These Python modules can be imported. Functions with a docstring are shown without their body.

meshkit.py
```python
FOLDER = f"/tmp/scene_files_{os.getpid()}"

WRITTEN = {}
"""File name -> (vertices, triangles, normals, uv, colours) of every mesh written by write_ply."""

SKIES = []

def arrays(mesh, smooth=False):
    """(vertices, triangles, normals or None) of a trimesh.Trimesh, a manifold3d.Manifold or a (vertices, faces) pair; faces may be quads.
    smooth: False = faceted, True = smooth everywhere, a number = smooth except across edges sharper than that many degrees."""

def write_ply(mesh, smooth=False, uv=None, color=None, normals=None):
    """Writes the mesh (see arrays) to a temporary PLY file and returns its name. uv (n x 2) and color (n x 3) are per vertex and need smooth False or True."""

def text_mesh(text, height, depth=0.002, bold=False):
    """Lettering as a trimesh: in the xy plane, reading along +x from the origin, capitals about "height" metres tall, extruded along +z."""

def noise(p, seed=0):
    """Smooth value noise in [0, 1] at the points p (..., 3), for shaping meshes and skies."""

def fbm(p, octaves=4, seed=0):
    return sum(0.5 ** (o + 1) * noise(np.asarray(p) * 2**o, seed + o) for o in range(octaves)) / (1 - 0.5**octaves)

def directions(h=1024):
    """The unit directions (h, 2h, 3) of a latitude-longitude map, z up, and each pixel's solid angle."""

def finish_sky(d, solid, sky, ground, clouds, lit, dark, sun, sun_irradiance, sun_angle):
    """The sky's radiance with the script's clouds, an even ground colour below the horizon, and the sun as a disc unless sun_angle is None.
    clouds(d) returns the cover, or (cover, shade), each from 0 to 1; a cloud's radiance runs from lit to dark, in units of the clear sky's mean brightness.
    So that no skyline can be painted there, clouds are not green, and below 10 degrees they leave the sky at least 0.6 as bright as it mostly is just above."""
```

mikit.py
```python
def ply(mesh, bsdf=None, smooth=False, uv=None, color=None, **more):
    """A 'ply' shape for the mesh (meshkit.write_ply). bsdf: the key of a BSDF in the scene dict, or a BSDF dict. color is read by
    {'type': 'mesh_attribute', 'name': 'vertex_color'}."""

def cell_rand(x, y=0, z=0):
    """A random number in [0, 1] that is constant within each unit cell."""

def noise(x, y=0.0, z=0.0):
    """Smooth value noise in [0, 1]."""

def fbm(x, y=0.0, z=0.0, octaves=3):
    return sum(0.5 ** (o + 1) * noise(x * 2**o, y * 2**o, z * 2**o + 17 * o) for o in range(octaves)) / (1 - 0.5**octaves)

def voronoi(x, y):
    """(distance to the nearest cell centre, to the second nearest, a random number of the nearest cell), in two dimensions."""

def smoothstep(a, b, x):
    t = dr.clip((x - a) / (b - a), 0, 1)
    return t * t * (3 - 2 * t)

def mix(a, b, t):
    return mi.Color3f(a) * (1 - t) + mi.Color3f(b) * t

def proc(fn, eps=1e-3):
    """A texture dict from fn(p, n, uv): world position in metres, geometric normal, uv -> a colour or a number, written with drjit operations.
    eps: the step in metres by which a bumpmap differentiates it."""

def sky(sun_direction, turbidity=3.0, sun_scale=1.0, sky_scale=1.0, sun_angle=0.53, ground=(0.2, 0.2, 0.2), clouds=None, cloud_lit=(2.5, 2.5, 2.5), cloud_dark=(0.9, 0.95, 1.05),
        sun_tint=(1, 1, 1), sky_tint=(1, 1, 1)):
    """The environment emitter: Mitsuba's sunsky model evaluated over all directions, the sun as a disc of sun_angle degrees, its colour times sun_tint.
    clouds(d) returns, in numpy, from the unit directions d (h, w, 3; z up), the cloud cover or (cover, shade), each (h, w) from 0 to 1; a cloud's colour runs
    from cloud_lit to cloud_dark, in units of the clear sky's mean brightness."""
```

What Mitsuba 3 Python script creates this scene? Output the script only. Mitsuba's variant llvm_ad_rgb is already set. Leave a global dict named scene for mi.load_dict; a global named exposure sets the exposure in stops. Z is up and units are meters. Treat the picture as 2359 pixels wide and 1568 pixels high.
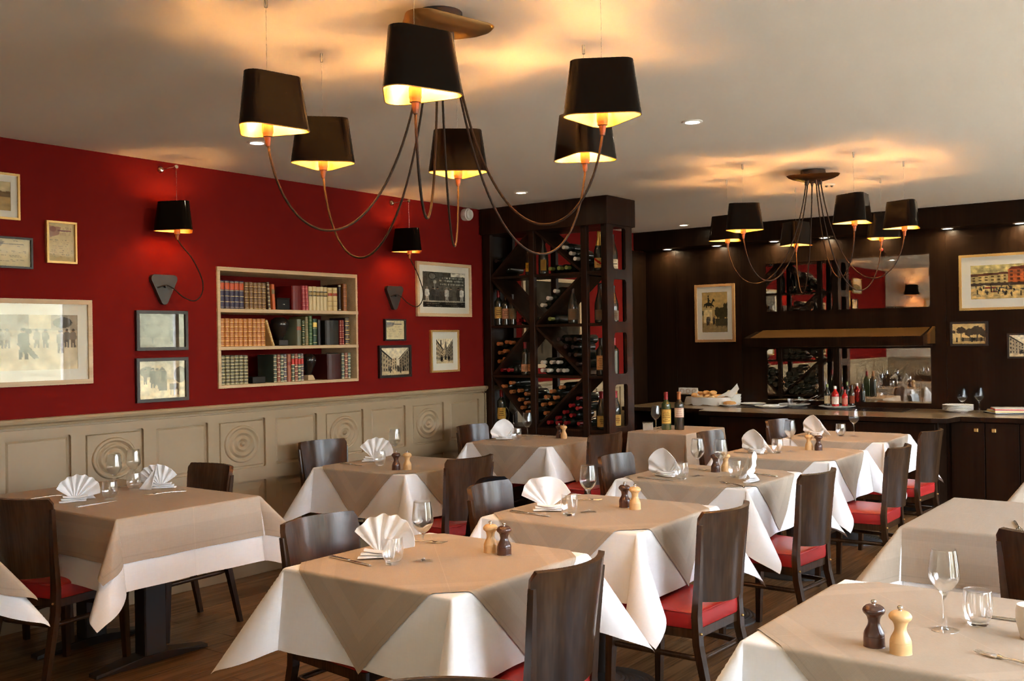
import math, random
import numpy as np, trimesh, mitsuba as mi, mikit, meshkit
from shapely.geometry import Polygon, Point, box as sbox
from mikit import proc, noise, fbm, smoothstep, mix, cell_rand
import drjit as dr

T = mi.ScalarTransform4f
PI = math.pi
rng = np.random.default_rng(7)
random.seed(7)
scene, labels = {'type': 'scene'}, {}

# ------------------------------------------------------------------ camera, sky, exposure
FOC, YAW, PITCH, ROLL = 2335.57, math.radians(36.706), math.radians(0.031), math.radians(-0.885)
CAM = np.array([0, 0, 1.5])
fw = np.array([math.cos(PITCH) * math.cos(YAW), math.cos(PITCH) * math.sin(YAW), math.sin(PITCH)])
r0 = np.array([math.sin(YAW), -math.cos(YAW), 0])
u0 = np.cross(r0, fw)
up = math.cos(ROLL) * u0 - math.sin(ROLL) * r0
scene['camera'] = {'type': 'perspective', 'fov': math.degrees(2 * math.atan(1179.5 / FOC)), 'fov_axis': 'x', 'near_clip': 0.05, 'far_clip': 200.0,
                   'to_world': T().look_at(origin=CAM.tolist(), target=(CAM + fw).tolist(), up=up.tolist())}
exposure = 3.0
BULB, WALLBULB, SPOT, SKYS = 130.0, 24.0, 16.0, 25.0


def clouds(d):
    n = meshkit.fbm(d * 2.5 + 3, 4, 5)
    return np.clip(0.55 + 1.2 * (n - 0.4), 0, 1), np.clip((n - 0.3), 0, 1) * 0.5


scene['sky'] = {**mikit.sky([0.5, 0.75, 0.7], turbidity=4.0, sun_scale=0.0, sky_scale=SKYS, ground=(0.25, 0.24, 0.22), clouds=clouds, cloud_lit=(1.40, 1.43, 1.48), cloud_dark=(0.92, 0.93, 0.95)), 'sampling_weight': 12.0}


# ------------------------------------------------------------------ materials
def lin(*c):
    c = np.array(c[0] if len(c) == 1 else c, float) / 255.0
    return np.where(c <= 0.04045, c / 12.92, ((c + 0.055) / 1.055) ** 2.4)


def rgb(*c):
    return {'type': 'rgb', 'value': [float(x) for x in c]}


def two(b):
    return {'type': 'twosided', 'bsdf': b}


def matte(*c):
    return two({'type': 'diffuse', 'reflectance': rgb(*c)})


def princ(c, rough=0.5, metallic=0.0, **k):
    return two({'type': 'principled', 'base_color': rgb(*c) if not isinstance(c, dict) else c, 'roughness': rough, 'metallic': metallic, **k})


def grain(c1, c2, ax, sc=14.0, st=0.06):
    """Wood grain along the axis ax ('x','y','z')."""
    def fn(p, n, uv):
        a, b, c = {'x': (p.x, p.y, p.z), 'y': (p.y, p.x, p.z), 'z': (p.z, p.x, p.y)}[ax]
        g = fbm(a * sc * st, b * sc, c * sc, 3)
        h = noise(a * sc * 0.3, b * sc * 9, c * sc * 9)
        return mix(c1, c2, smoothstep(0.3, 0.75, 0.72 * g + 0.28 * h))
    return proc(fn)


def floor_fn(p, n, uv):
    row = dr.floor((p.y + 3) / 0.158)
    g = fbm(p.x * 1.3 + 31 * cell_rand(row), p.y * 26, 0, 3)
    h = noise(p.x * 5, p.y * 130)
    plank = cell_rand(row, dr.floor((p.x + 3 + cell_rand(row, 5) * 1.6) / 1.6))
    t = smoothstep(0.25, 0.8, 0.65 * g + 0.35 * h)
    return mix((0.055, 0.028, 0.010), (0.165, 0.090, 0.038), 0.62 * t + 0.38 * plank)


def taupe_fn(p, n, uv):
    u, v = uv.x, uv.y
    d = dr.minimum(dr.minimum(u, 1 - u), dr.minimum(v, 1 - v))
    band = smoothstep(0.072, 0.076, d) * (1 - smoothstep(0.125, 0.129, d))
    hem = smoothstep(0.014, 0.016, d) * (1 - smoothstep(0.018, 0.020, d))
    fold = dr.maximum(1 - dr.abs(u - 0.5) / 0.0022, 1 - dr.abs(v - 0.5) / 0.0022)
    fold = dr.clip(fold, 0, 1)
    w = noise(u * 900, v * 60) * 0.5 + noise(u * 60, v * 900) * 0.5
    k = 1.0 + 0.09 * band - 0.10 * hem + 0.18 * fold + 0.12 * (w - 0.5)
    return mi.Color3f(0.37, 0.308, 0.238) * k


def white_fn(p, n, uv):
    w = noise(uv.x * 700, uv.y * 50) * 0.5 + noise(uv.x * 50, uv.y * 700) * 0.5
    f = dr.clip(dr.maximum(1 - dr.abs(uv.x - 0.5) / 0.003, 1 - dr.abs(uv.y - 0.5) / 0.003), 0, 1)
    return mi.Color3f(0.80, 0.80, 0.805) * (1.0 + 0.05 * (w - 0.5) - 0.07 * f)


def red_fn(p, n, uv):
    k = 0.93 + 0.14 * fbm(p.x * 3, p.z * 3, p.y, 3)
    return mi.Color3f(0.148, 0.0115, 0.0095) * k


MATS = {
    'ceiling': matte(0.62, 0.555, 0.435), 'red_wall': two({'type': 'diffuse', 'reflectance': proc(red_fn)}),
    'cream_wall': matte(0.62, 0.55, 0.43), 'panel_paint': princ((0.33, 0.245, 0.145), 0.42, specular=0.35),
    'dark_panel': princ(grain((0.0068, 0.0032, 0.0016), (0.0135, 0.0064, 0.0031), 'z', 9), 0.34, specular=0.11),
    'rack_wood': princ(grain((0.012, 0.006, 0.0035), (0.023, 0.0115, 0.0065), 'z', 12), 0.40, specular=0.16),
    'floor_wood': princ(proc(floor_fn), 0.34, specular=0.4),
    'chair_wood': princ(grain((0.018, 0.009, 0.0042), (0.040, 0.0205, 0.0085), 'z', 16), 0.26, specular=0.45),
    'red_vinyl': princ((0.33, 0.018, 0.016), 0.36, specular=0.5), 'black_metal': princ((0.012, 0.011, 0.010), 0.45),
    'cast_iron': princ((0.016, 0.015, 0.014), 0.5), 'white_cloth': two({'type': 'diffuse', 'reflectance': proc(white_fn)}),
    'taupe_cloth': two({'type': 'diffuse', 'reflectance': proc(taupe_fn)}), 'napkin': matte(0.86, 0.86, 0.86),
    'glass': {'type': 'dielectric', 'int_ior': 1.5}, 'pane': {'type': 'thindielectric', 'int_ior': 1.5}, 'thin_glass': {'type': 'thindielectric', 'int_ior': 1.7},
    'steel': two({'type': 'roughconductor', 'material': 'none', 'specular_reflectance': rgb(0.72, 0.69, 0.64), 'alpha': 0.12}),
    'brass': princ((0.75, 0.50, 0.20), 0.3, 1.0), 'dark_mill': princ((0.040, 0.014, 0.009), 0.22, specular=0.6, clearcoat=0.8),
    'light_mill': princ((0.60, 0.37, 0.165), 0.34, specular=0.45), 'lacquer': princ((0.004, 0.003, 0.002), 0.06, specular=0.12),
    'gold_foil': two({'type': 'roughconductor', 'material': 'none', 'specular_reflectance': rgb(0.88, 0.60, 0.29), 'alpha': 0.30}),
    'bronze_dark': princ((0.10, 0.06, 0.025), 0.36, 1.0), 'bronze': princ((0.42, 0.25, 0.09), 0.36, 1.0), 'cord': princ((0.016, 0.010, 0.006), 0.6, specular=0.2), 'socket': princ((0.11, 0.055, 0.022), 0.4, 0.3),
    'mirror': two({'type': 'conductor', 'material': 'none', 'specular_reflectance': rgb(0.86, 0.86, 0.84)}),
    'light_wood': princ(grain((0.50, 0.35, 0.19), (0.62, 0.46, 0.27), 'x', 14), 0.45), 'gold_frame': princ((0.62, 0.40, 0.14), 0.33, 0.6),
    'black_frame': princ((0.014, 0.011, 0.009), 0.35), 'mat_board': matte(0.70, 0.66, 0.55), 'white_plastic': princ((0.72, 0.68, 0.60), 0.35),
    'print': two({'type': 'diffuse', 'reflectance': {'type': 'mesh_attribute', 'name': 'vertex_color'}}),
    'satin_print': princ({'type': 'mesh_attribute', 'name': 'vertex_color'}, 0.4, specular=0.4),
    'bottle_dark': princ((0.006, 0.010, 0.006), 0.08, specular=0.6, clearcoat=1.0), 'bottle_green': princ((0.02, 0.045, 0.012), 0.08, specular=0.6, clearcoat=1.0),
    'capsule_red': princ((0.24, 0.012, 0.014), 0.3, 0.25), 'capsule_dark': princ((0.02, 0.012, 0.012), 0.3), 'capsule_gold': princ((0.75, 0.48, 0.13), 0.3, 0.7),
    'capsule_cream': princ((0.55, 0.50, 0.42), 0.4), 'capsule_green': princ((0.18, 0.20, 0.05), 0.35, 0.2), 'capsule_orange': princ((0.40, 0.145, 0.045), 0.35, 0.2), 'porcelain': princ((0.80, 0.77, 0.69), 0.12, specular=0.5),
    'bread': princ((0.60, 0.30, 0.09), 0.6), 'crumb': matte(0.72, 0.52, 0.26), 'ketchup': princ((0.45, 0.012, 0.01), 0.2), 'black_cloth': matte(0.006, 0.006, 0.007),
    'counter_top': princ((0.15, 0.108, 0.060), 0.13, specular=0.6), 'copper_panel': princ((0.24, 0.115, 0.032), 0.34, 0.85), 'hedge': matte(0.36, 0.345, 0.235), 'paving': matte(0.66, 0.64, 0.60),
    'window_frame': princ((0.70, 0.68, 0.63), 0.4), 'black_gloss': princ((0.008, 0.008, 0.008), 0.15, specular=0.6), 'red_plastic': princ((0.7, 0.06, 0.04), 0.3), 'menu_red': princ((0.45, 0.04, 0.02), 0.4), 'menu_yellow': princ((0.62, 0.42, 0.12), 0.4),
    'gray_leather': princ((0.028, 0.026, 0.022), 0.42), 'beech': princ((0.36, 0.20, 0.08), 0.4),
}
scene.update({'mat_' + k: v for k, v in MATS.items()})
WHITE = {'type': 'diffuse', 'reflectance': {'type': 'rgb', 'value': [0.5, 0.5, 0.5]}}
scene['mat_lamp_white'] = WHITE


def emit(L, c, w=1.0):
    return {'emitter': {'type': 'area', 'radiance': rgb(*(L * x for x in c)), 'sampling_weight': w}}


# ------------------------------------------------------------------ mesh helpers
cat = trimesh.util.concatenate


def bx(x0, x1, y0, y1, z0, z1, c=0.0):
    if not c:
        return trimesh.creation.box(extents=[x1 - x0, y1 - y0, z1 - z0], transform=trimesh.transformations.translation_matrix([(x0 + x1) / 2, (y0 + y1) / 2, (z0 + z1) / 2]))
    p = []
    for a, sa in ((x0, 1), (x1, -1)):
        for b, sb in ((y0, 1), (y1, -1)):
            for d, sd in ((z0, 1), (z1, -1)):
                p += [(a + sa * c, b + sb * c, d), (a + sa * c, b, d + sd * c), (a, b + sb * c, d + sd * c)]
    return trimesh.convex.convex_hull(np.array(p))


def hull(p):
    return trimesh.convex.convex_hull(np.array(p, float))


def lathe(prof, n=28, closed=False):
    """Revolves the (r, z) profile about z."""
    prof = np.array(prof, float)
    a = np.arange(n) * 2 * PI / n
    v = np.stack([prof[:, None, 0] * np.cos(a), prof[:, None, 0] * np.sin(a), np.repeat(prof[:, 1:2], n, 1)], -1).reshape(-1, 3)
    m = len(prof)
    i, j = np.meshgrid(np.arange(m if closed else m - 1), np.arange(n), indexing='ij')
    k, l = (i + 1) % m, (j + 1) % n
    q = np.stack([i * n + j, i * n + l, k * n + l, k * n + j], -1).reshape(-1, 4)
    f = np.vstack([q[:, [0, 1, 2]], q[:, [0, 2, 3]]])
    t = trimesh.Trimesh(v, f, process=False)
    t.merge_vertices()
    t.update_faces(t.nondegenerate_faces())
    return t


def smooth_prof(p, k=4):
    """Catmull-Rom through the points."""
    p = np.array(p, float)
    q = np.vstack([2 * p[0] - p[1], p, 2 * p[-1] - p[-2]])
    out = []
    for i in range(1, len(q) - 2):
        for t in np.arange(k) / k:
            a, b, c, d = q[i - 1], q[i], q[i + 1], q[i + 2]
            out.append(0.5 * (2 * b + (c - a) * t + (2 * a - 5 * b + 4 * c - d) * t * t + (3 * b - a - 3 * c + d) * t ** 3))
    return np.array(out + [p[-1]])


def tube(pts, r, n=8, closed=False):
    p = np.array(pts, float)
    m = len(p)
    r = np.broadcast_to(r, (m,))
    t = np.roll(p, -1, 0) - np.roll(p, 1, 0) if closed else np.gradient(p, axis=0)
    t /= np.linalg.norm(t, axis=1, keepdims=True) + 1e-12
    a = np.cross(t[0], [0, 0, 1.0] if abs(t[0][2]) < 0.9 else [1.0, 0, 0])
    a /= np.linalg.norm(a)
    A = []
    for i in range(m):
        a = a - t[i] * (a @ t[i])
        a /= np.linalg.norm(a) + 1e-12
        A.append(a)
    A = np.array(A)
    B = np.cross(t, A)
    an = np.arange(n) * 2 * PI / n
    v = (p[:, None] + r[:, None, None] * (np.cos(an)[None, :, None] * A[:, None] + np.sin(an)[None, :, None] * B[:, None])).reshape(-1, 3)
    i, j = np.meshgrid(np.arange(m if closed else m - 1), np.arange(n), indexing='ij')
    k, l = (i + 1) % m, (j + 1) % n
    q = np.stack([i * n + j, k * n + j, k * n + l, i * n + l], -1).reshape(-1, 4)
    f = [q[:, [0, 1, 2]], q[:, [0, 2, 3]]]
    if not closed:
        v = np.vstack([v, p[0], p[-1]])
        jj = np.arange(n)
        f += [np.stack([np.full(n, m * n), jj, (jj + 1) % n], -1), np.stack([np.full(n, m * n + 1), (m - 1) * n + (jj + 1) % n, (m - 1) * n + jj], -1)]
    return trimesh.Trimesh(v, np.vstack(f)[:, ::-1], process=False)


def bezier(P, n=24):
    P = np.array(P, float)
    t = np.linspace(0, 1, n)[:, None]
    return (1 - t) ** 3 * P[0] + 3 * (1 - t) ** 2 * t * P[1] + 3 * (1 - t) * t * t * P[2] + t ** 3 * P[3]


def spline(P, k=6):
    return smooth_prof(P, k)


def extr(poly, d):
    return trimesh.creation.extrude_polygon(poly, d, engine='earcut')


def gridmesh(P, flip=False):
    """A sheet from an (m, n, 3) array."""
    m, n = P.shape[:2]
    i, j = np.meshgrid(np.arange(m - 1), np.arange(n - 1), indexing='ij')
    q = np.stack([i * n + j, (i + 1) * n + j, (i + 1) * n + j + 1, i * n + j + 1], -1).reshape(-1, 4)
    f = np.vstack([q[:, [0, 1, 2]], q[:, [0, 2, 3]]])
    return trimesh.Trimesh(P.reshape(-1, 3), f[:, ::-1] if flip else f, process=False)


def slab(P, th):
    """A closed shell: the sheet P thickened by th along its normals."""
    m, n = P.shape[:2]
    du, dv = np.gradient(P, axis=0), np.gradient(P, axis=1)
    N = np.cross(du, dv)
    N /= np.linalg.norm(N, axis=2, keepdims=True) + 1e-12
    Q = P - N * th
    a, b = gridmesh(P), gridmesh(Q, True)
    off = m * n
    idx = np.arange(off).reshape(m, n)
    loop = np.concatenate([idx[0, :-1], idx[:-1, -1], idx[-1, :0:-1], idx[:0:-1, 0]])
    nx = np.roll(loop, -1)
    f = np.vstack([np.stack([loop, nx, nx + off], -1), np.stack([loop, nx + off, loop + off], -1)])
    return trimesh.Trimesh(np.vstack([a.vertices, b.vertices]), np.vstack([a.faces, b.faces + off, f]), process=False)


def mv(m, x=0, y=0, z=0, rz=0, rx=0, ry=0, s=1.0):
    m = m.copy()
    R = trimesh.transformations.euler_matrix(rx, ry, rz)
    m.apply_scale(s)
    m.apply_transform(R)
    m.apply_translation([x, y, z])
    return m


def mat4(x=0, y=0, z=0, rz=0, rx=0, ry=0, s=1.0):
    M = trimesh.transformations.euler_matrix(rx, ry, rz)
    M[:3, :3] *= s
    M[:3, 3] = [x, y, z]
    return M


# ------------------------------------------------------------------ scene helpers
ORD = ['first', 'second', 'third', 'fourth', 'fifth', 'sixth', 'seventh', 'eighth', 'ninth', 'tenth']
NUM = ['', 'one', 'two', 'three', 'four', 'five', 'six', 'seven', 'eight', 'nine', 'ten']
used = set()


def numbered(k):
    if k not in used:
        used.add(k)
        return k
    i = 1
    while f'{k}_{i:03d}' in used:
        i += 1
    k = f'{k}_{i:03d}'
    used.add(k)
    return k


def tag(k, label=None, cat_=None, group=None, kind=None):
    d = labels.setdefault(k, {})
    for a, b in (('label', label), ('category', cat_), ('group', group), ('kind', kind)):
        if b:
            d[a] = b
    return k


def thing(name, label, cat_, group=None):
    return tag(numbered(name), label, cat_, group)


def ply(mesh, smooth=False, **k):
    return mikit.ply(mesh, None, smooth, **k)


def add(name, mesh, mat, parent=None, M=None, smooth=False, label=None, extra=None, **k):
    key = numbered(f'{parent}__{name}' if parent else name)
    d = dict(mesh) if isinstance(mesh, dict) else ply(mesh, smooth, **k)
    d['bsdf'] = {'type': 'ref', 'id': 'mat_' + mat}
    if M is not None:
        d['to_world'] = T(M)
    if extra:
        d.update(extra)
    scene[key] = d
    if label:
        tag(key, label)
    return key


def struct(name, mesh, mat, parent=None, **k):
    key = add(name, mesh, mat, parent, **k)
    if not parent:
        tag(key, kind='structure')
    return key


def place(kit, name, M, label, cat_, group=None, swap=None, skip=()):
    """A copy of a kit: a list of (part path, ply dict, material)."""
    key = thing(name, label, cat_, group)
    for path, p, mat in kit:
        if path.split('_0')[0] in skip:
            continue
        k = f'{key}__{path}'
        used.add(k)
        d = dict(p)
        d['bsdf'] = {'type': 'ref', 'id': 'mat_' + (swap or {}).get(mat, mat)}
        d['to_world'] = T(M)
        scene[k] = d
    return key


# ------------------------------------------------------------------ structure
YW, XB, ZC = 5.36, 9.6, 2.62          # red wall, back wall, ceiling
XC = 1.0                               # cream partition
YN = -1.3                              # window wall
XN = -1.6
struct('ceiling', bx(XN - .1, XB + .1, YN - .1, YW + .5, ZC, ZC + .1), 'ceiling')
fl = struct('floor', bx(XN - .1, XB + .1, YN - .1, YW + .5, -.12, -.010), 'black_metal')
pw, pl = 0.158, 1.6
for i in range(int((YW - YN) / pw) + 1):
    y0 = math.floor((YN + 3) / pw + i) * pw - 3
    if y0 > YW - .02:
        continue
    off = random.random() * pl
    x = XN - off
    while x < XB:
        a, b = max(x, XN), min(x + pl, XB)
        if b - a > 0.05 and i % 1 == 0:
            # planks behind the camera's back are wider pieces of the same row
            add('plank', bx(a + .0012, b - .0012, y0 + .0012, y0 + pw - .0012, -.012, random.uniform(-.0006, 0), .0012), 'floor_wood', fl)
        x += pl * (2.6 if x + pl < 0.2 or (x > 7.4) or y0 < -0.4 else 1)


def holes_wall(x0, x1, z0, z1, hs):
    """A wall outline in x-z with rectangular holes."""
    p = sbox(x0, z0, x1, z1)
    for h in hs:
        p = p.difference(sbox(*h))
    return p


def upright(poly, y, th):
    """The x-z outline as an upright slab from y to y + th."""
    m = extr(poly, th)
    v = m.vertices
    m.vertices = np.stack([v[:, 0], y + th - v[:, 2], v[:, 1]], 1)
    return m


NX0, NX1, NZ0, NZ1, ND = 4.072, 5.268, 1.245, 1.978, 0.36
struct('wall_left', upright(holes_wall(XC, XB, 0, ZC, [(NX0 - .012, NZ0 - .012, NX1 + .012, NZ1 + .012)]), YW, .4), 'red_wall')
struct('wall_niche', bx(NX0 - .02, NX1 + .02, YW + ND, YW + ND + .03, NZ0 - .02, NZ1 + .02), 'red_wall')
struct('wall_back', bx(XB, XB + .1, YN, YW + .4, 0, ZC), 'dark_panel')
for (a, b) in ((YN, 1.20), (1.2015, 2.30), (2.3015, 4.25), (4.2515, 4.98), (4.9815, YW - .001)):
    add('panel', bx(XB - .018, XB, a, b, 0.0, 2.44, .0004), 'dark_panel', 'wall_back')
struct('wall_partition', bx(XC - .12, XC, 2.15, YW + .4, 0, ZC), 'cream_wall')
struct('wall_behind', bx(XN - .1, XN, YN - .1, YW + .4, 0, ZC), 'cream_wall')
wins = [(1.5, 3.0), (3.6, 4.5), (5.05, 6.85), (7.65, 9.25)]
WZ0, WZ1 = 0.45, 2.30
struct('wall_window', upright(holes_wall(XN, XB, 0, ZC, [(a, WZ0, b, WZ1) for a, b in wins]), YN - .2, .2), 'cream_wall')
for i, (a, b) in enumerate(wins):
    t = .055
    outer = sbox(a, WZ0, b, WZ1)
    c = (a + b) / 2
    fr = outer.difference(sbox(a + t, WZ0 + t, c - t / 2, WZ1 - t)).difference(sbox(c + t / 2, WZ0 + t, b - t, WZ1 - t))
    k = struct(f'window_{i + 1}', upright(fr, YN - .12, .06), 'window_frame')
    for (p, q) in ((a + t, c - t / 2), (c + t / 2, b - t)):
        add('pane', gridmesh(np.array([[[p, YN - .09, WZ0 + t], [p, YN - .09, WZ1 - t]], [[q, YN - .09, WZ0 + t], [q, YN - .09, WZ1 - t]]])), 'pane', k)
struct('ground_outside', bx(-14, 22, -22, YN - .2, -.2, -.1), 'paving')
hv = trimesh.creation.icosphere(4)
for i, (hx, hy, hr, hz) in enumerate([(-3, -7.5, 1.25, 1.5), (0.2, -8, 1.2, 1.3), (3.2, -7.4, 1.2, 1.6), (6.2, -7.8, 1.3, 1.7), (9.3, -7.2, 1.25, 1.5), (12.5, -7.7, 1.4, 1.7)]):
    v = hv.vertices
    k = 1 + .35 * (meshkit.fbm(v * 3 + i * 9, 3) - .5) + .25 * (meshkit.noise(v * 14 + i) - .5)
    add('garden_bush', trimesh.Trimesh(v * k[:, None] * [hr, hr * .7, hz] + [hx, hy, hz * .8 - .1], hv.faces, process=False), 'hedge', smooth=True)
    tag('garden_bush' + (f'_{i:03d}' if i else ''), f'{ORD[i]} garden bush from the left outside the windows, seen as a reflection', 'bush')

# soffit over the counter
struct('trim_soffit', bx(9.36, XB - .018, YN, YW - .001, 2.435, ZC, .003), 'dark_panel')
struct('trim_corner', bx(9.12, XB - .018, YW - .02, YW, 0, 2.43), 'dark_panel')

# wainscot: dado boards with raised frames; each panel a part
DZ = 1.125


def rosette(w, h):
    """Turned rings on a square panel with clipped corners, in x-z, facing -y, centred."""
    R = w * .40
    prof = []
    for r in np.linspace(0, R, 46):
        q = r / R
        z = .006 + .006 * math.cos(q * 2 * PI * 3.2) * (1 if q < .9 else .6) + (.008 if q < .12 else 0)
        prof.append((max(r, 1e-5), z))
    prof.append((R + .004, 0.0))
    m = lathe(prof, 40)
    v = m.vertices
    m.vertices = np.stack([v[:, 0], -v[:, 2], v[:, 1] * min(1.0, h / w * .98)], 1)
    m.invert()
    return m


def raised(w, h, d=.010, b=.02):
    """A raised field with bevelled edges, facing -y, centred."""
    x, z = w / 2, h / 2
    return hull([(sx * x, 0, sz * z) for sx in (-1, 1) for sz in (-1, 1)] + [(sx * (x - b), -d, sz * (z - b)) for sx in (-1, 1) for sz in (-1, 1)])


def wainscot(name, length, start, M, ros0):
    """Local frame: x along the wall, -y into the room."""
    k = struct(name, bx(0, length, -.012, 0, 0, DZ - .03), 'panel_paint', M=M)
    # frame of stiles and rails as one board with sunk fields
    P = sbox(0, 0.0, length, DZ - .06)
    xs = []
    x = start
    while x + .37 < length + .001:
        xs.append(x)
        x += .4535
    for x in xs:
        for (a, b) in ((.155, .615), (.70, 1.02)):
            P = P.difference(sbox(x, a, x + .37, b).buffer(-.012).buffer(.012, quad_segs=3))
    add('frame', upright(P, -.030, .019), 'panel_paint', k, M)
    prof = Polygon([(0, 0), (.020, 0), (.024, .012), (.040, .022), (.043, .034), (.038, .046), (.0, .048)])
    cap = extr(prof, length)
    v = cap.vertices
    cap.vertices = np.stack([v[:, 2], -.012 - v[:, 0], DZ - .048 + v[:, 1]], 1)
    add('dado_rail', cap, 'panel_paint', k, M)
    add('skirting', bx(0, length, -.040, -.029, 0, .10, .003), 'panel_paint', k, M)
    up_, lo, ros = ply(raised(.345, .295, .006, .012)), ply(raised(.345, .435, .010, .045)), ply(raised(.345, .295, .009, .006))
    rr = ply(rosette(.345, .30), 40)
    for i, x in enumerate(xs):
        isr = (i % 2) == ros0
        p = add('panel', ros if isr else up_, 'panel_paint', k, M @ mat4(x + .185, -.0122, .86))
        if isr:
            add('rosette', rr, 'panel_paint', p, M @ mat4(x + .185, -.0212, .86))
        add('panel', lo, 'panel_paint', k, M @ mat4(x + .185, -.0122, .385))


wainscot('trim_1', 6.74 - XC, 2.672 - .4535 * 3 - XC, mat4(XC, YW, 0), 0)
wainscot('trim_2', 9.10 - 6.76, .06, mat4(6.76, YW, 0), 0)
wainscot('trim_3', YW - 2.2 - .04, .12, mat4(XC, 2.2, 0, PI / 2), 1)

# ------------------------------------------------------------------ framed pictures


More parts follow.
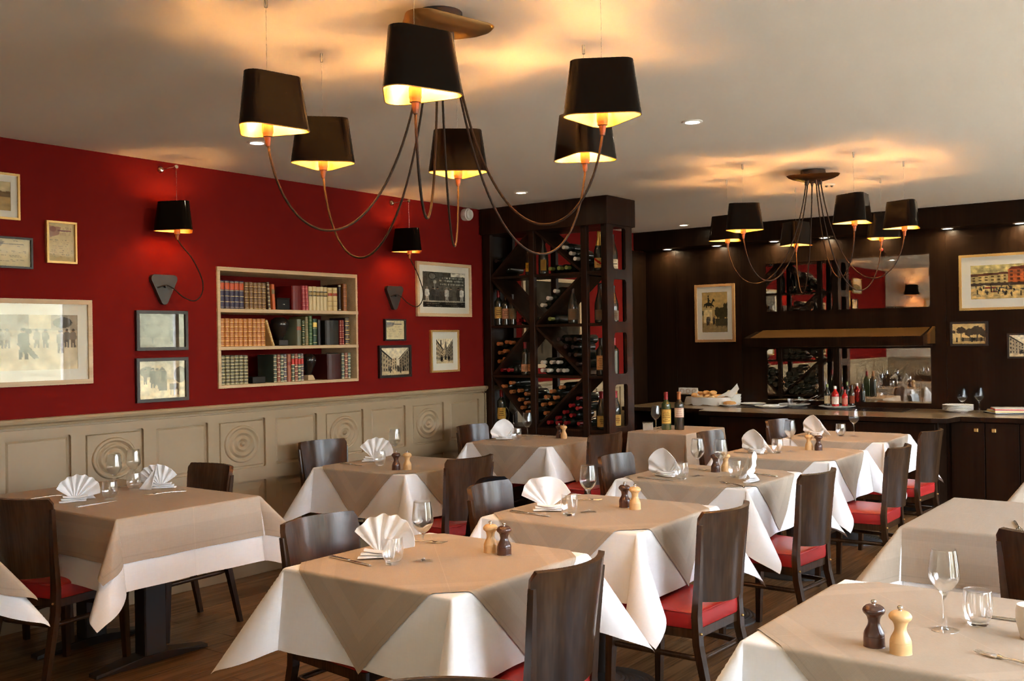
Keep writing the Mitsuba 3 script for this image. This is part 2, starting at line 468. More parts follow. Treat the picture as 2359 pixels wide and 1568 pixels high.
class Art:
    """A small colour grid for flat prints: unit coordinates, v upwards, sRGB 0-255."""

    def __init__(s, w, h, bg):
        s.w, s.h = w, h
        s.a = np.tile(np.array(bg, float), (h, w, 1))
        s.u, s.v = np.meshgrid(np.linspace(0, 1, w), np.linspace(1, 0, h))

    def put(s, m, c, k=1.0):
        s.a[m] = s.a[m] * (1 - k) + np.array(c, float) * k

    def rect(s, x0, y0, x1, y1, c, k=1.0):
        s.put((s.u >= x0) & (s.u <= x1) & (s.v >= y0) & (s.v <= y1), c, k)

    def ell(s, x, y, rx, ry, c, k=1.0):
        s.put(((s.u - x) / rx) ** 2 + ((s.v - y) / ry) ** 2 < 1, c, k)

    def poly(s, pts, c, k=1.0):
        ins = np.zeros(s.u.shape, bool)
        for (x0, y0), (x1, y1) in zip(pts, pts[1:] + pts[:1]):
            if y0 != y1:
                ins ^= ((s.v > min(y0, y1)) & (s.v <= max(y0, y1)) & (s.u < x0 + (s.v - y0) * (x1 - x0) / (y1 - y0)))
        s.put(ins, c, k)

    def grad(s, c0, c1):
        t = s.v[..., None]
        s.a = np.array(c0, float) * (1 - t) + np.array(c1, float) * t

    def mottle(s, k, sc, seed=0):
        n = meshkit.fbm(np.stack([s.u * sc, s.v * sc * s.h / s.w, 0 * s.u + seed], -1), 3, seed)
        s.a *= (1 + k * 2 * (n[..., None] - .5))

    def person(s, x, y, h, c=(45, 40, 34)):
        k = s.w / s.h if s.w > s.h else 1.0          # keeps a person narrow on a wide print
        q = h / k
        s.poly([(x - q * .15, y + h * .80), (x - q * .07, y + h * .85), (x + q * .07, y + h * .85), (x + q * .15, y + h * .80), (x + q * .17, y + h * .46), (x + q * .11, y + h * .40), (x - q * .11, y + h * .40), (x - q * .17, y + h * .46)], c)
        s.poly([(x - q * .11, y + h * .42), (x + q * .11, y + h * .42), (x + q * .12, y), (x + q * .03, y), (x, y + h * .30), (x - q * .05, y), (x - q * .13, y)], tuple(.8 * v for v in c))
        s.ell(x, y + h * .92, q * .075, h * .075, (128, 104, 82))
        s.ell(x, y + h * .955, q * .08, h * .05, tuple(.6 * v for v in c))

    def tree(s, x, y, r, c=(58, 50, 38), seed=1):
        n = meshkit.noise(np.stack([s.u * 30, s.v * 30, 0 * s.u + seed], -1))
        s.put(((s.u - x) / r) ** 2 + ((s.v - y) / (r * 1.15)) ** 2 < .55 + .75 * n, c)
        s.rect(x - r * .08, 0.12, x + r * .08, y, c)

    def facade(s, x0, x1, y0, ya, yb, c, win, nx, ny):
        s.poly([(x0, y0), (x1, y0), (x1, yb), (x0, ya)], c)
        for i in range(nx):
            for j in range(ny):
                fx = (i + .3) / nx
                gx = (i + .7) / nx
                top = ya + (yb - ya) * fx
                za, zb = y0 + (top - y0) * (j + .25) / ny, y0 + (top - y0) * (j + .78) / ny
                s.rect(x0 + (x1 - x0) * fx, za, x0 + (x1 - x0) * gx, zb, win)

    def lines(s, x0, x1, y0, y1, n, c, seed=0, k=.7, frac=.55):
        r = np.random.default_rng(seed)
        for y in np.linspace(y1, y0, n):
            x = x0
            while x < x1:
                w = r.uniform(.02, .07)
                if r.random() < frac:
                    s.rect(x, y, min(x + w, x1), y + .35 * (y1 - y0) / n, c, k)
                x += w + .012

    def crowd(s, x0, x1, y0, y1, n, h, seed=0):
        r = np.random.default_rng(seed)
        for y in sorted(r.uniform(y0, y1, n), reverse=True):
            g = r.uniform(20, 90)
            s.person(r.uniform(x0, x1), y, h * (1 + .6 * (y1 - y) / max(y1 - y0, .01)), (g, g * .92, g * .8))


def art_street(w, h, seed, church=False, sky_=(225, 212, 180)):
    a = Art(w, h, sky_)
    a.rect(0, 0, 1, .22, (196, 178, 140))
    if church:
        a.poly([(.50, .2), (.50, .66), (.57, .95), (.64, .66), (.64, .2)], (105, 96, 80))
        a.facade(.42, .72, .2, .50, .52, (140, 128, 105), (70, 62, 50), 4, 3)
        a.rect(.25, .62, .33, .95, (90, 82, 70))
    a.facade(0, .42, .12, .92, .52, (168, 152, 122), (58, 52, 44), 5, 4)
    a.poly([(0, .92), (.42, .52), (.47, .54), (0, 1.0)], (48, 44, 38))
    a.facade(.66, 1, .12, .55, .95, (122, 110, 90), (48, 43, 36), 4, 5)
    a.poly([(1, .97), (.66, .57), (.62, .58), (1, 1.0)], (50, 45, 38))
    a.facade(.42, .56, .2, .60, .64, (190, 172, 138), (90, 80, 64), 2, 4)
    a.crowd(.2, .85, .05, .2, 14, .16, seed)
    a.mottle(.22, 14, seed)
    return a


def art_bar(w, h):
    a = Art(w, h, (62, 62, 56))
    a.rect(0, .45, 1, 1, (74, 74, 66))
    r = np.random.default_rng(3)
    for j, y in enumerate((.62, .72, .80)):
        a.rect(.38, y, .98, y + .012, (30, 30, 28))
        for i in range(34):
            x = .39 + .58 * i / 34
            g = r.uniform(60, 205)
            a.rect(x, y + .012, x + .011, y + r.uniform(.05, .075), (g, g, g * .92))
    a.ell(.22, .88, .09, .10, (40, 40, 36))
    a.ell(.22, .88, .075, .083, (96, 96, 88))
    a.rect(.66, .88, 1, .99, (205, 200, 182))
    a.lines(.68, .97, .89, .97, 3, (60, 55, 48), 2)
    a.ell(.28, .72, .035, .06, (150, 148, 135))
    a.rect(.26, .5, .29, .68, (130, 128, 118))
    for x, g in ((.10, 190), (.24, 60), (.34, 70), (.56, 170), (.66, 60), (.84, 25), (.92, 205)):
        a.person(x, .12, .46, (g, g, g * .95))
    a.rect(0, 0, 1, .16, (34, 33, 30))
    a.rect(0, .15, 1, .19, (150, 146, 132))
    a.lines(0, 1, .03, .14, 3, (140, 136, 120), 8)
    a.mottle(.3, 22, 4)
    return a


def art_dance(w, h):
    a = Art(w, h, (205, 190, 160))
    a.grad((214, 198, 164), (160, 148, 128))
    a.rect(0, .72, 1, 1, (150, 140, 122))
    a.rect(.1, .76, .3, 1, (95, 88, 78))
    a.rect(.55, .74, .75, 1, (200, 186, 152))
    a.ell(.86, .86, .09, .1, (70, 68, 62))
    for x, g in ((.30, 120), (.36, 150), (.62, 130), (.70, 100), (.90, 90), (.96, 120), (.05, 120), (.14, 140), (.22, 110)):
        a.person(x, .40, .34, (g, g * .93, g * .82))
    a.person(.50, .20, .56, (74, 72, 62))
    a.poly([(.47, .45), (.54, .45), (.64, .22), (.59, .20)], (74, 72, 62))
    a.ell(.545, .70, .03, .05, (60, 50, 42))
    a.person(.84, .30, .42, (118, 110, 98))
    a.lines(.1, .5, .04, .06, 1, (70, 60, 50), 2)
    a.mottle(.16, 9, 2)
    return a


def art_cafe(w, h):
    a = Art(w, h, (212, 192, 152))
    a.rect(0, .5, 1, 1, (178, 162, 132))
    a.ell(.18, .72, .16, .14, (92, 88, 76))
    a.ell(.9, .62, .14, .22, (96, 92, 80))
    a.poly([(.40, .25), (.40, .7), (.5, .86), (.6, .7), (.6, .25)], (84, 78, 68))
    a.crowd(.05, .55, .28, .45, 9, .34, 4)
    a.rect(.42, .2, .60, .42, (70, 66, 58))
    a.rect(.66, .22, .86, .38, (110, 98, 80))
    for x in (.68, .75, .84):
        a.rect(x, .08, x + .015, .24, (80, 70, 56))
    a.mottle(.2, 12, 6)
    return a


def art_dark(w, h):
    a = Art(w, h, (62, 56, 46))
    a.rect(0, 0, 1, .3, (78, 70, 56))
    a.tree(.3, .5, .2, (44, 40, 34), 3)
    a.person(.72, .1, .5, (40, 36, 32))
    a.mottle(.3, 10, 4)
    return a


def art_letter(w, h, seed, head=(120, 70, 70), paper=(196, 176, 130)):
    a = Art(w, h, paper)
    a.poly([(.06, .93), (.50, .90), (.42, .70), (.08, .62)], head, .55)
    a.ell(.2, .84, .12, .07, head, .5)
    a.rect(.38, .80, .88, .835, head, .8)
    a.lines(.4, .9, .85, .93, 3, head, seed)
    a.lines(.45, .85, .66, .78, 4, head, seed + 1, .5)
    a.lines(.08, .92, .12, .55, 9, (90, 80, 72), seed + 2, .45, .4)
    a.mottle(.06, 8, seed)
    return a


def art_statue(w, h):
    a = Art(w, h, (184, 154, 96))
    a.rect(0, 0, 1, .22, (150, 128, 84))
    for i, (x, y, r) in enumerate(((.95, .55, .16), (.78, .45, .14), (.60, .50, .12), (.05, .48, .06))):
        a.tree(x, y, r, (62, 56, 36), i)
    a.rect(.52, .16, 1, .34, (70, 64, 46))
    a.rect(.06, .24, .50, .58, (226, 204, 150))
    a.rect(.40, .24, .50, .58, (176, 148, 96))
    a.rect(.03, .56, .53, .61, (190, 164, 108))
    c = (44, 42, 30)
    a.ell(.26, .70, .13, .045, c)                                     # the horse's trunk, neck, head, legs, tail
    a.poly([(.33, .68), (.37, .73), (.43, .84), (.49, .82), (.50, .77), (.44, .77), (.40, .69)], c)
    a.poly([(.34, .70), (.38, .70), (.37, .61), (.34, .61)], c)
    a.poly([(.38, .70), (.46, .67), (.47, .63), (.44, .64), (.37, .67)], c)
    a.poly([(.14, .70), (.20, .69), (.20, .61), (.16, .61)], c)
    a.poly([(.13, .72), (.08, .70), (.07, .62), (.10, .64), (.15, .69)], c)
    a.poly([(.22, .72), (.29, .72), (.28, .86), (.22, .86)], c)         # the rider
    a.ell(.25, .90, .025, .03, c)
    a.poly([(.26, .82), (.35, .78), (.35, .76), (.26, .79)], c)
    a.crowd(.05, .5, .16, .26, 9, .14, 2)
    a.lines(.2, .8, .03, .07, 1, (110, 92, 60), 1, .5)
    a.mottle(.14, 12, 8)
    return a


def art_square(w, h):
    a = Art(w, h, (196, 180, 120))
    a.rect(0, 0, 1, .42, (206, 176, 112))
    a.facade(0, .36, .42, .66, .72, (196, 172, 112), (96, 76, 46), 6, 3)
    a.poly([(0, .66), (.36, .72), (.36, .78), (0, .74)], (86, 56, 44))
    a.facade(.36, .62, .40, .84, .86, (176, 92, 52), (84, 46, 34), 4, 4)
    a.poly([(.36, .84), (.40, .93), (.58, .94), (.62, .86)], (96, 46, 36))
    a.facade(.62, 1.0, .38, .86, 1.0, (158, 82, 48), (74, 42, 32), 5, 5)
    a.rect(0, .38, 1, .46, (70, 56, 48))
    r = np.random.default_rng(9)
    for i in range(34):
        x, y, s_ = r.uniform(0, 1), r.uniform(.05, .36), r.uniform(.02, .05)
        c = [(190, 180, 140), (120, 40, 34), (60, 62, 70), (150, 130, 90)][i % 4]
        a.ell(x, y + .04, s_, .024, c)
    a.crowd(0, 1, .05, .36, 70, .09, 3)
    a.lines(0, 1, .06, .9, 30, (70, 50, 40), 12, .22, .4)
    a.mottle(.34, 26, 5)
    return a


def art_trees(w, h):
    a = Art(w, h, (214, 182, 120))
    a.rect(0, 0, 1, .16, (190, 158, 100))
    for i, (x, y, r) in enumerate(((.03, .6, .07), (.26, .68, .15), (.52, .58, .17), (.75, .66, .2), (.96, .5, .14))):
        a.tree(x, y, r, (64, 52, 38), i)
    a.rect(.3, .14, .95, .3, (70, 56, 42), .7)
    a.crowd(.05, .9, .08, .16, 12, .16, 3)
    a.mottle(.16, 12, 4)
    return a


def print_mesh(a, x0, x1, z0, z1, y):
    h, w = a.a.shape[:2]
    X, Z = np.meshgrid(np.linspace(x0, x1, w), np.linspace(z1, z0, h))
    P = np.stack([X, np.full_like(X, y), Z], -1)
    return gridmesh(P, False), lin(np.clip(a.a, 0, 255)).reshape(-1, 3)


def picture(M, w, h, fwid, art, frame, label, matw=0.0, mat_bottom=None, depth=.022, pane=True):
    """Local frame: centre on the wall, x to the right, -y into the room."""
    k = thing('picture_frame', label, 'picture')
    out = sbox(-w / 2, -h / 2, w / 2, h / 2)
    inn = sbox(-w / 2 + fwid, -h / 2 + fwid, w / 2 - fwid, h / 2 - fwid)
    o2 = out.buffer(-.002, join_style=2)
    fr = cat([upright(out.difference(inn), -depth + .002, depth - .002), upright(o2.difference(inn), -depth, .002)])
    add('frame', fr, frame, k, M)
    iw, ih = w / 2 - fwid, h / 2 - fwid
    mb = matw if mat_bottom is None else mat_bottom
    if matw:
        add('mount', upright(sbox(-iw, -ih, iw, ih).difference(sbox(-iw + matw, -ih + mb, iw - matw, ih - matw)), -.010, .002), 'mat_board', k, M)
    m, c = print_mesh(art, -iw + matw, iw - matw, -ih + mb, ih - matw, -.0075)
    add('print', m, 'print', k, M, color=c)
    if pane:
        add('pane', gridmesh(np.array([[[-iw, -.0125, -ih], [-iw, -.0125, ih]], [[iw, -.0125, -ih], [iw, -.0125, ih]]])), 'pane', k, M)
    return k


def on_red(x0, x1, z0, z1):
    return mat4((x0 + x1) / 2, YW - .001, (z0 + z1) / 2), x1 - x0, z1 - z0


def on_back(y1, y0, z0, z1):
    return mat4(XB - .019, (y0 + y1) / 2, (z0 + z1) / 2, -PI / 2), y1 - y0, z1 - z0


def on_cream(y0, y1, z0, z1):
    return mat4(XC + .001, (y0 + y1) / 2, (z0 + z1) / 2, PI / 2), y1 - y0, z1 - z0


def sea(w, h):
    a = Art(w, h, (196, 180, 138))
    a.rect(0, 0, 1, .5, (168, 142, 92))
    a.rect(0, .48, 1, .66, (110, 92, 64))
    a.lines(0, 1, .5, .72, 5, (80, 66, 46), 4)
    a.mottle(.14, 8, 3)
    return a


picture(*on_red(2.36, 2.782, 2.185, 2.432), .012, sea(60, 40), 'gold_frame', 'gold-framed sepia view high on the red wall, cut by the left edge', .035)
picture(*on_red(2.926, 3.102, 1.968, 2.2), .011, art_letter(66, 86, 4), 'gold_frame', 'narrow gold-framed old letter with a brown printed heading on the red wall')
picture(*on_red(2.55, 2.848, 1.928, 2.095), .011, art_letter(70, 44, 9, (90, 90, 96), (214, 200, 160)), 'black_frame', 'black-framed pale certificate on the red wall, cut by the left edge')
picture(*on_red(2.40, 3.187, 1.297, 1.768), .026, art_dance(120, 70), 'light_wood', 'large light-wood framed photograph of a dancing couple on the red wall', .06)
picture(*on_red(3.466, 3.822, 1.476, 1.716), .020, art_dark(60, 40), 'black_frame', 'black-framed glossy photograph under the wall plate of the lamp, upper of two')
picture(*on_red(3.462, 3.820, 1.168, 1.432), .020, art_cafe(90, 62), 'black_frame', 'black-framed sepia photograph of a street stall, lower of two by the bookshelf')
picture(*on_red(5.562, 5.795, 1.516, 1.681), .011, art_letter(66, 46, 21, (60, 64, 80), (214, 200, 158)), 'black_frame', 'small black-framed certificate between the wall plate and a street photograph')
picture(*on_red(5.498, 5.852, 1.236, 1.482), .020, art_street(96, 66, 4), 'black_frame', 'black-framed old street photograph right of the bookshelf, above the wainscot')
picture(*on_red(5.930, 6.607, 1.706, 2.140), .026, art_bar(120, 84), 'light_wood', 'light-wood framed black and white photograph of a busy bar', .05)
picture(*on_red(6.085, 6.437, 1.257, 1.598), .016, art_street(70, 92, 11, True), 'gold_frame', 'tall silver-gold framed photograph of a street with a church spire', .055)
picture(*on_red(7.34, 8.30, 1.25, 2.08), .035, art_dark(60, 44), 'light_wood', 'large light-wood framed dark print on the red wall behind the wine rack', pane=False)
picture(*on_back(4.762, 4.318, 1.457, 2.05), .026, art_statue(80, 112), 'beech', 'brown wood framed sepia print of a mounted statue on the dark back wall', .055, .075)
picture(*on_back(2.187, 1.16, 1.706, 2.195), .022, art_square(150, 62), 'gold_frame', 'wide gold-framed coloured print of a town square with brick houses', .075)
picture(*on_back(2.268, 1.955, 1.394, 1.610), .020, art_trees(84, 56), 'black_frame', 'small black-framed print of round trees under the town square print')
picture(*on_back(1.805, 1.50, 1.284, 1.500), .016, art_street(70, 52, 15), 'black_frame', 'black-framed print at the right edge of the photo on the dark wall')
picture(*on_cream(5.06, 5.32, 1.80, 2.0), .018, art_street(60, 42, 17), 'black_frame', 'black-framed street view on the cream wall, seen in the mirror')
picture(*on_cream(4.28, 4.70, 1.74, 2.12), .03, art_bar(60, 48), 'gold_frame', 'gold-framed picture on the cream wall, at the right in the mirror', .04)

# ------------------------------------------------------------------ bookshelf in the niche
shelf = thing('bookshelf', 'light wood bookshelf with three rows set into the red wall', 'bookshelf')
A0, A1, B0, B1 = NX0 - .022, NX1 + .018, NZ0 - .02, NZ1 + .026
add('top_board', bx(A0, A1, YW - .012, YW + ND, NZ1, B1, .001), 'light_wood', shelf)
add('bottom_board', bx(A0, A1, YW - .012, YW + ND, B0, NZ0, .001), 'light_wood', shelf)
add('side_board', bx(A0, NX0, YW - .012, YW + ND, NZ0, NZ1), 'light_wood', shelf)
add('side_board', bx(NX1, A1, YW - .012, YW + ND, NZ0, NZ1), 'light_wood', shelf)
SZ = [(1.712, 1.736), (1.470, 1.492)]
for a, b in SZ:
    add('shelf', bx(A0 - .002, A1 + .002, YW - .016, YW + ND, a, b, .001), 'light_wood', shelf)


def book_mesh(w, h, d, bands, lean=0.0):
    """A closed book standing on end, its rounded spine towards -y; bands: (z0, z1, colour) over the base colour bands[0]."""
    prof = [(-w / 2, .012), (-w / 2 * .86, .004), (-w / 4, 0), (0, -.0015), (w / 4, 0), (w / 2 * .86, .004), (w / 2, .012), (w / 2, d), (-w / 2, d)]
    base = bands[0]
    cuts = sorted({0.0, 1.0, *[x for b in bands[1:] for x in b[:2]]})
    V, F, C = [], [], []
    n = len(prof)
    for a, b in zip(cuts, cuts[1:]):
        m = (a + b) / 2
        col = base
        for z0, z1, c in bands[1:]:
            if z0 <= m <= z1:
                col = c
        o = len(V)
        raised_ = .0008 if col is not base else 0
        for z in (a, b):
            for i, (x, y) in enumerate(prof):
                V.append((x, y - (raised_ if i < 7 else 0), z * h))
                C.append(col if 1 <= i <= 5 else base)
        for i in range(n):
            j = (i + 1) % n
            F += [(o + i, o + j, o + n + j), (o + i, o + n + j, o + n + i)]
    o = len(V)
    for z in (0, h):
        for (x, y) in prof:
            V.append((x, y, z))
            C.append((190, 172, 130))
    for i in range(1, n - 1):
        F += [(o, o + i + 1, o + i), (o + n, o + n + i, o + n + i + 1)]
    V = np.array(V)
    V[:, 0] += lean * V[:, 2] / h
    return trimesh.Trimesh(V, np.array(F), process=False), lin(np.array(C, float))


def gilt(c, g, n, seed=0):
    """Spine bands with gilt tooling between raised cords."""
    out = [c]
    for i in range(n):
        a = (i + .12) / n
        out += [(a, a + .03, g), (a + .34 / n, a + .50 / n, tuple(.55 * np.array(c) + .45 * np.array(g))), (a + .66 / n, a + .70 / n, g)]
    return out


def books(x0, x1, n, z, h, bands, label, group, lean=0.0, dy=.018, rot=0.0):
    w = (x1 - x0) / n
    for i in range(n):
        b = bands[i % len(bands)] if isinstance(bands[0], list) else bands
        m, c = book_mesh(w - .0015, h * (1 + .006 * math.sin(i * 2.3)), .17, b, lean)
        k = add('book', m, 'satin_print', M=mat4(x0 + w * (i + .5) - (lean if lean < 0 else 0) * .0, YW + dy + .002 * math.sin(i * 5.1), z), color=c)
        tag(k, label if n == 1 else f'{ORD[i]} from left of {NUM[n]} {label}', 'book', group)


g_ = (205, 168, 92)
Z1, Z2, Z3 = SZ[0][1] + .0005, SZ[1][1] + .0005, NZ0 + .0005
books(4.092, 4.287, 5, Z1, .182, [(52, 46, 70), (.68, .92, (178, 74, 34)), (.64, .66, (190, 170, 130)), (.94, .96, (170, 150, 110)), (.44, .46, (190, 170, 120)), (.24, .26, (190, 170, 120)), (.04, .07, (120, 110, 100))], 'dark blue books with orange bands on the top shelf', 'dark blue books on the top shelf')
books(4.290, 4.471, 5, Z1, .178, gilt((92, 62, 36), (190, 156, 96), 5), 'brown gilt-tooled books on the top shelf', 'brown gilt books on the top shelf')
books(4.486, 4.508, 1, Z1, .186, gilt((60, 40, 30), (215, 200, 160), 7), 'thin dark book with cream lettering leaning on the top shelf', None, -.012)
books(4.522, 4.551, 1, Z1, .172, [(186, 92, 44), (.62, .80, (120, 100, 60))], 'orange book with a dull oval on its spine on the top shelf', None, -.010)
books(4.694, 4.784, 1, Z1, .168, [(96, 12, 14)], 'thick plain dark red book on the top shelf', None)
books(4.788, 4.844, 2, Z1, .172, gilt((158, 44, 52), (205, 130, 120), 6), 'pinkish red tooled books on the top shelf', 'pinkish red books on the top shelf', -.006)
books(4.846, 5.023, 5, Z1, .168, [(206, 186, 140), (.60, .80, (44, 36, 26)), (.64, .76, (170, 140, 80))], 'cream books with dark labels on the top shelf', 'cream books with dark labels')
books(5.025, 5.118, 2, Z1, .166, [(200, 176, 120), (.64, .76, (150, 52, 24)), (.2, .22, (150, 120, 70)), (.4, .42, (150, 120, 70)), (.86, .88, (150, 120, 70))], 'cream books with small red labels on the top shelf', 'cream books with red labels')
books(5.128, 5.155, 1, Z1, .190, [(34, 22, 20), (.93, .97, (210, 190, 150)), (.03, .06, (210, 190, 150))], 'black-brown book with pale ends near the right of the top shelf', None)
books(5.176, 5.215, 1, Z1, .198, gilt((120, 66, 26), (170, 108, 50), 6), 'brown leather book at the right end of the top shelf', None)
books(4.092, 4.460, 10, Z2, .182, gilt((168, 96, 40), (224, 180, 104), 6), 'tan gilt-tooled books on the middle shelf', 'tan gilt books on the middle shelf')
books(4.478, 4.500, 1, Z2, .184, gilt((186, 150, 92), (220, 196, 140), 6), 'pale beige book leaning against the tan set', None, .0)
lean_key = max(q for q in scene if q.startswith('book_'))
scene[lean_key]['to_world'] = T(mat4(4.527, YW + .018, Z2, ry=-.34))
books(4.732, 4.774, 1, Z2, .182, [(100, 106, 86), (.58, .72, (150, 70, 34))], 'grey-green book with an orange label on the middle shelf', None)
books(4.780, 4.804, 1, Z2, .176, gilt((40, 58, 36), (210, 200, 150), 4), 'thin dark green book with pale bands on the middle shelf', None)
books(4.808, 4.838, 1, Z2, .200, gilt((110, 108, 70), (150, 120, 80), 4), 'tall olive book on the middle shelf', None)
books(4.844, 4.874, 1, Z2, .206, gilt((60, 92, 56), (120, 140, 90), 3), 'tallest green book on the middle shelf', None)
books(4.880, 4.920, 1, Z2, .186, [(34, 62, 40), (.68, .86, (224, 190, 96)), (.62, .64, (170, 160, 110)), (.36, .38, (170, 160, 110)), (.08, .11, (170, 160, 110))], 'green book with a yellow oval on its spine', None)
books(4.924, 4.955, 1, Z2, .180, [(26, 22, 22)], 'black book right of the green ones on the middle shelf', None)
books(5.000, 5.132, 1, Z2, .176, [(22, 26, 18)], 'dark green thick book on the middle shelf right of the gap', None)
books(5.134, 5.176, 2, Z2, .178, gilt((120, 28, 26), (200, 150, 120), 4), 'thin red books near the right of the middle shelf', 'thin red books on the middle shelf')
books(5.190, 5.236, 1, Z2, .196, gilt((44, 34, 44), (220, 180, 100), 6), 'dark book with gilt bands at the right end of the middle shelf', None)
books(4.092, 4.312, 6, Z3, .190, gilt((58, 52, 34), (200, 188, 140), 9), 'dark olive gilt-tooled books on the bottom shelf', 'olive gilt books on the bottom shelf')
MC = [gilt((50, 66, 60), (214, 200, 160), 7), gilt((120, 50, 40), (210, 190, 150), 6), gilt((40, 60, 52), (225, 215, 180), 8), gilt((70, 60, 80), (214, 196, 150), 6)]
books(4.523, 4.640, 4, Z3, .188, MC, 'slim colourful books at the centre of the bottom shelf', 'slim colourful books on the bottom shelf')
books(4.644, 4.678, 1, Z3, .188, [(150, 84, 54), (.6, .72, (120, 30, 28))], 'plain brown-pink book in the middle of the bottom shelf', None)
MC2 = [[*q, (.62, .82, (190, 50, 36))] for q in MC]
books(4.680, 4.792, 4, Z3, .190, MC2, 'slim gilt books with red bands on the bottom shelf', 'slim books with red bands on the bottom shelf')
books(5.015, 5.148, 1, Z3, .182, [(50, 16, 14)], 'thick dark brown book on the bottom shelf right of the vase', None)
books(5.150, 5.241, 3, Z3, .188, MC, 'slim gilt books at the right end of the bottom shelf', 'slim gilt books at the right of the bottom shelf')


def dots(k, x, y, z, s=.0016):
    """The tiny white print on the black ornaments."""
    add('print', cat([bx(x + i * 3.4 * s - s, x + i * 3.4 * s + s, y - .0006, y, z - s * (1.2 + .6 * (i % 2)), z + s * (1.2 + .3 * (i % 3))) for i in (-1, 0, 1)]), 'white_plastic', k)


k = thing('ornament_box', 'small black box with tiny white print on the top shelf', 'box')
add('body', bx(4.562, 4.672, YW + .02, YW + .12, Z1, Z1 + .075, .003), 'black_gloss', k)
add('lid', bx(4.560, 4.674, YW + .018, YW + .122, Z1 + .075, Z1 + .082, .002), 'black_gloss', k)
dots(k, 4.618, YW + .019, Z1 + .038)
vase = smooth_prof([(.001, .035), (.016, .036), (.022, .05), (.042, .095), (.055, .135), (.05, .165), (.03, .182), (.022, .186), (.018, .18)], 4)
k = thing('ornament_vase', 'black balloon-shaped vase on a pale foot on the bottom shelf', 'vase')
add('body', lathe(vase, 32), 'black_gloss', k, mat4(4.902, YW + .10, Z3), 40)
add('foot', hull([(sx * w_, sy * w_, z_) for w_, z_ in ((.034, 0), (.022, .036)) for sx in (-1, 1) for sy in (-1, 1)]), 'light_wood', k, mat4(4.902, YW + .10, Z3))
dots(k, 4.915, YW + .047, Z3 + .14)
k = thing('ornament_vase', 'round black vase on a dark base on the middle shelf', 'vase')
add('body', lathe(vase * [1.18, 1.05], 32), 'black_gloss', k, mat4(4.655, YW + .11, Z2), 40)
add('foot', bx(-.04, .04, -.04, .04, 0, .04, .002), 'black_frame', k, mat4(4.655, YW + .11, Z2))
k = thing('ornament_box', 'low black dish box on the bottom shelf between the sets', 'box')
add('body', bx(4.345, 4.452, YW + .02, YW + .12, Z3, Z3 + .045, .003), 'black_gloss', k)

# smoke detector
k = thing('smoke_detector', 'white round smoke detector high on the red wall by the wine rack', 'smoke detector')
D = mat4(6.545, YW, 2.556, rx=PI / 2)
add('base', lathe([(.0001, .0), (.047, 0), (.050, .004), (.052, .05), (.049, .054), (.0001, .054)], 32), 'white_plastic', k, D, 35)
add('cap', lathe([(.0001, .055), (.044, .055), (.042, .068), (.030, .076), (.028, .072), (.018, .072), (.016, .078), (.0001, .078)], 32), 'white_plastic', k, D, 35)

# ------------------------------------------------------------------ lampshades, chandeliers, wall lamps


def tri_outline(scale, n=72, rho=.095, rad=.045):
    p = Polygon([(rho * math.cos(a), rho * math.sin(a)) for a in (0, 2 * PI / 3, 4 * PI / 3)]).buffer(rad, quad_segs=10)
    ring = p.exterior
    pts = np.array([ring.interpolate(t, normalized=True).coords[0] for t in np.arange(n) / n])
    return pts * scale


def loft(rings):
    """Joins closed rings of equal length; rings: list of (n, 3)."""
    n = len(rings[0])
    V = np.vstack(rings)
    j = np.arange(n)
    F = []
    for i in range(len(rings) - 1):
        a, b = i * n + j, i * n + (j + 1) % n
        F += [np.stack([a, b, b + n], -1), np.stack([a, b + n, a + n], -1)]
    return trimesh.Trimesh(V, np.vstack(F), process=False)


def ring3(o, z):
    return np.column_stack([o, np.full(len(o), z)])


SH = .172
ob, ot = tri_outline(.95), tri_outline(.765)
ib, it = tri_outline(.95 - .016), tri_outline(.765 - .016)
shade_outer = loft([ring3(ib, .0), ring3(ob, 0), ring3(ob * .7 + ot * .3, SH * .3), ring3(ob * .35 + ot * .65, SH * .65), ring3(ot, SH), ring3(it, SH)])
lin_mesh = loft([ring3(ib, .001), ring3(ib * .5 + it * .5, SH * .5), ring3(it, SH - .001)])
lin_mesh.invert()
rim_mesh = tube(ring3(tri_outline(.95 - .008), .0), .0017, 5, True)
spider = cat([lathe([(.0001, SH - .012), (.017, SH - .012), (.017, SH - .008), (.0001, SH - .008)], 20)] + [tube([(0, 0, SH - .010), (*(it[int(72 * q / 3) % 72] * .99), SH - .006)], .0016, 6) for q in (0, 1, 2)])
sock = lathe([(.0001, -.052), (.006, -.052), (.0075, -.05), (.0115, -.022), (.016, -.02), (.016, -.012), (.018, -.008), (.018, .02), (.015, .024), (.015, .070), (.0001, .070)], 24)
bulbm = lathe(smooth_prof([(.0001, .071), (.010, .073), (.017, .087), (.022, .103), (.020, .119), (.012, .131), (.0001, .137)], 3), 16)
LP = {'shade': ply(shade_outer, 35), 'lining': ply(lin_mesh, True), 'rim': ply(rim_mesh, True), 'spider': ply(spider, 40), 'socket': ply(sock, 40), 'bulb': ply(bulbm, True)}
BULBC = (1.0, .50, .18)


def lampshade(parent, x, y, z, ang, L, w=1.0):
    M = mat4(x, y, z, ang)
    s = add('shade', LP['shade'], 'lacquer', parent, M)
    add('lining', LP['lining'], 'gold_foil', s, M, label='gold lining of the lampshade')
    add('rim', LP['rim'], 'bronze', s, M)
    add('spider', LP['spider'], 'black_metal', s, M)
    add('socket', LP['socket'], 'socket', parent, M)
    add('bulb', LP['bulb'], 'lamp_white', parent, M, extra=emit(L, BULBC, w))


ZS = 2.19


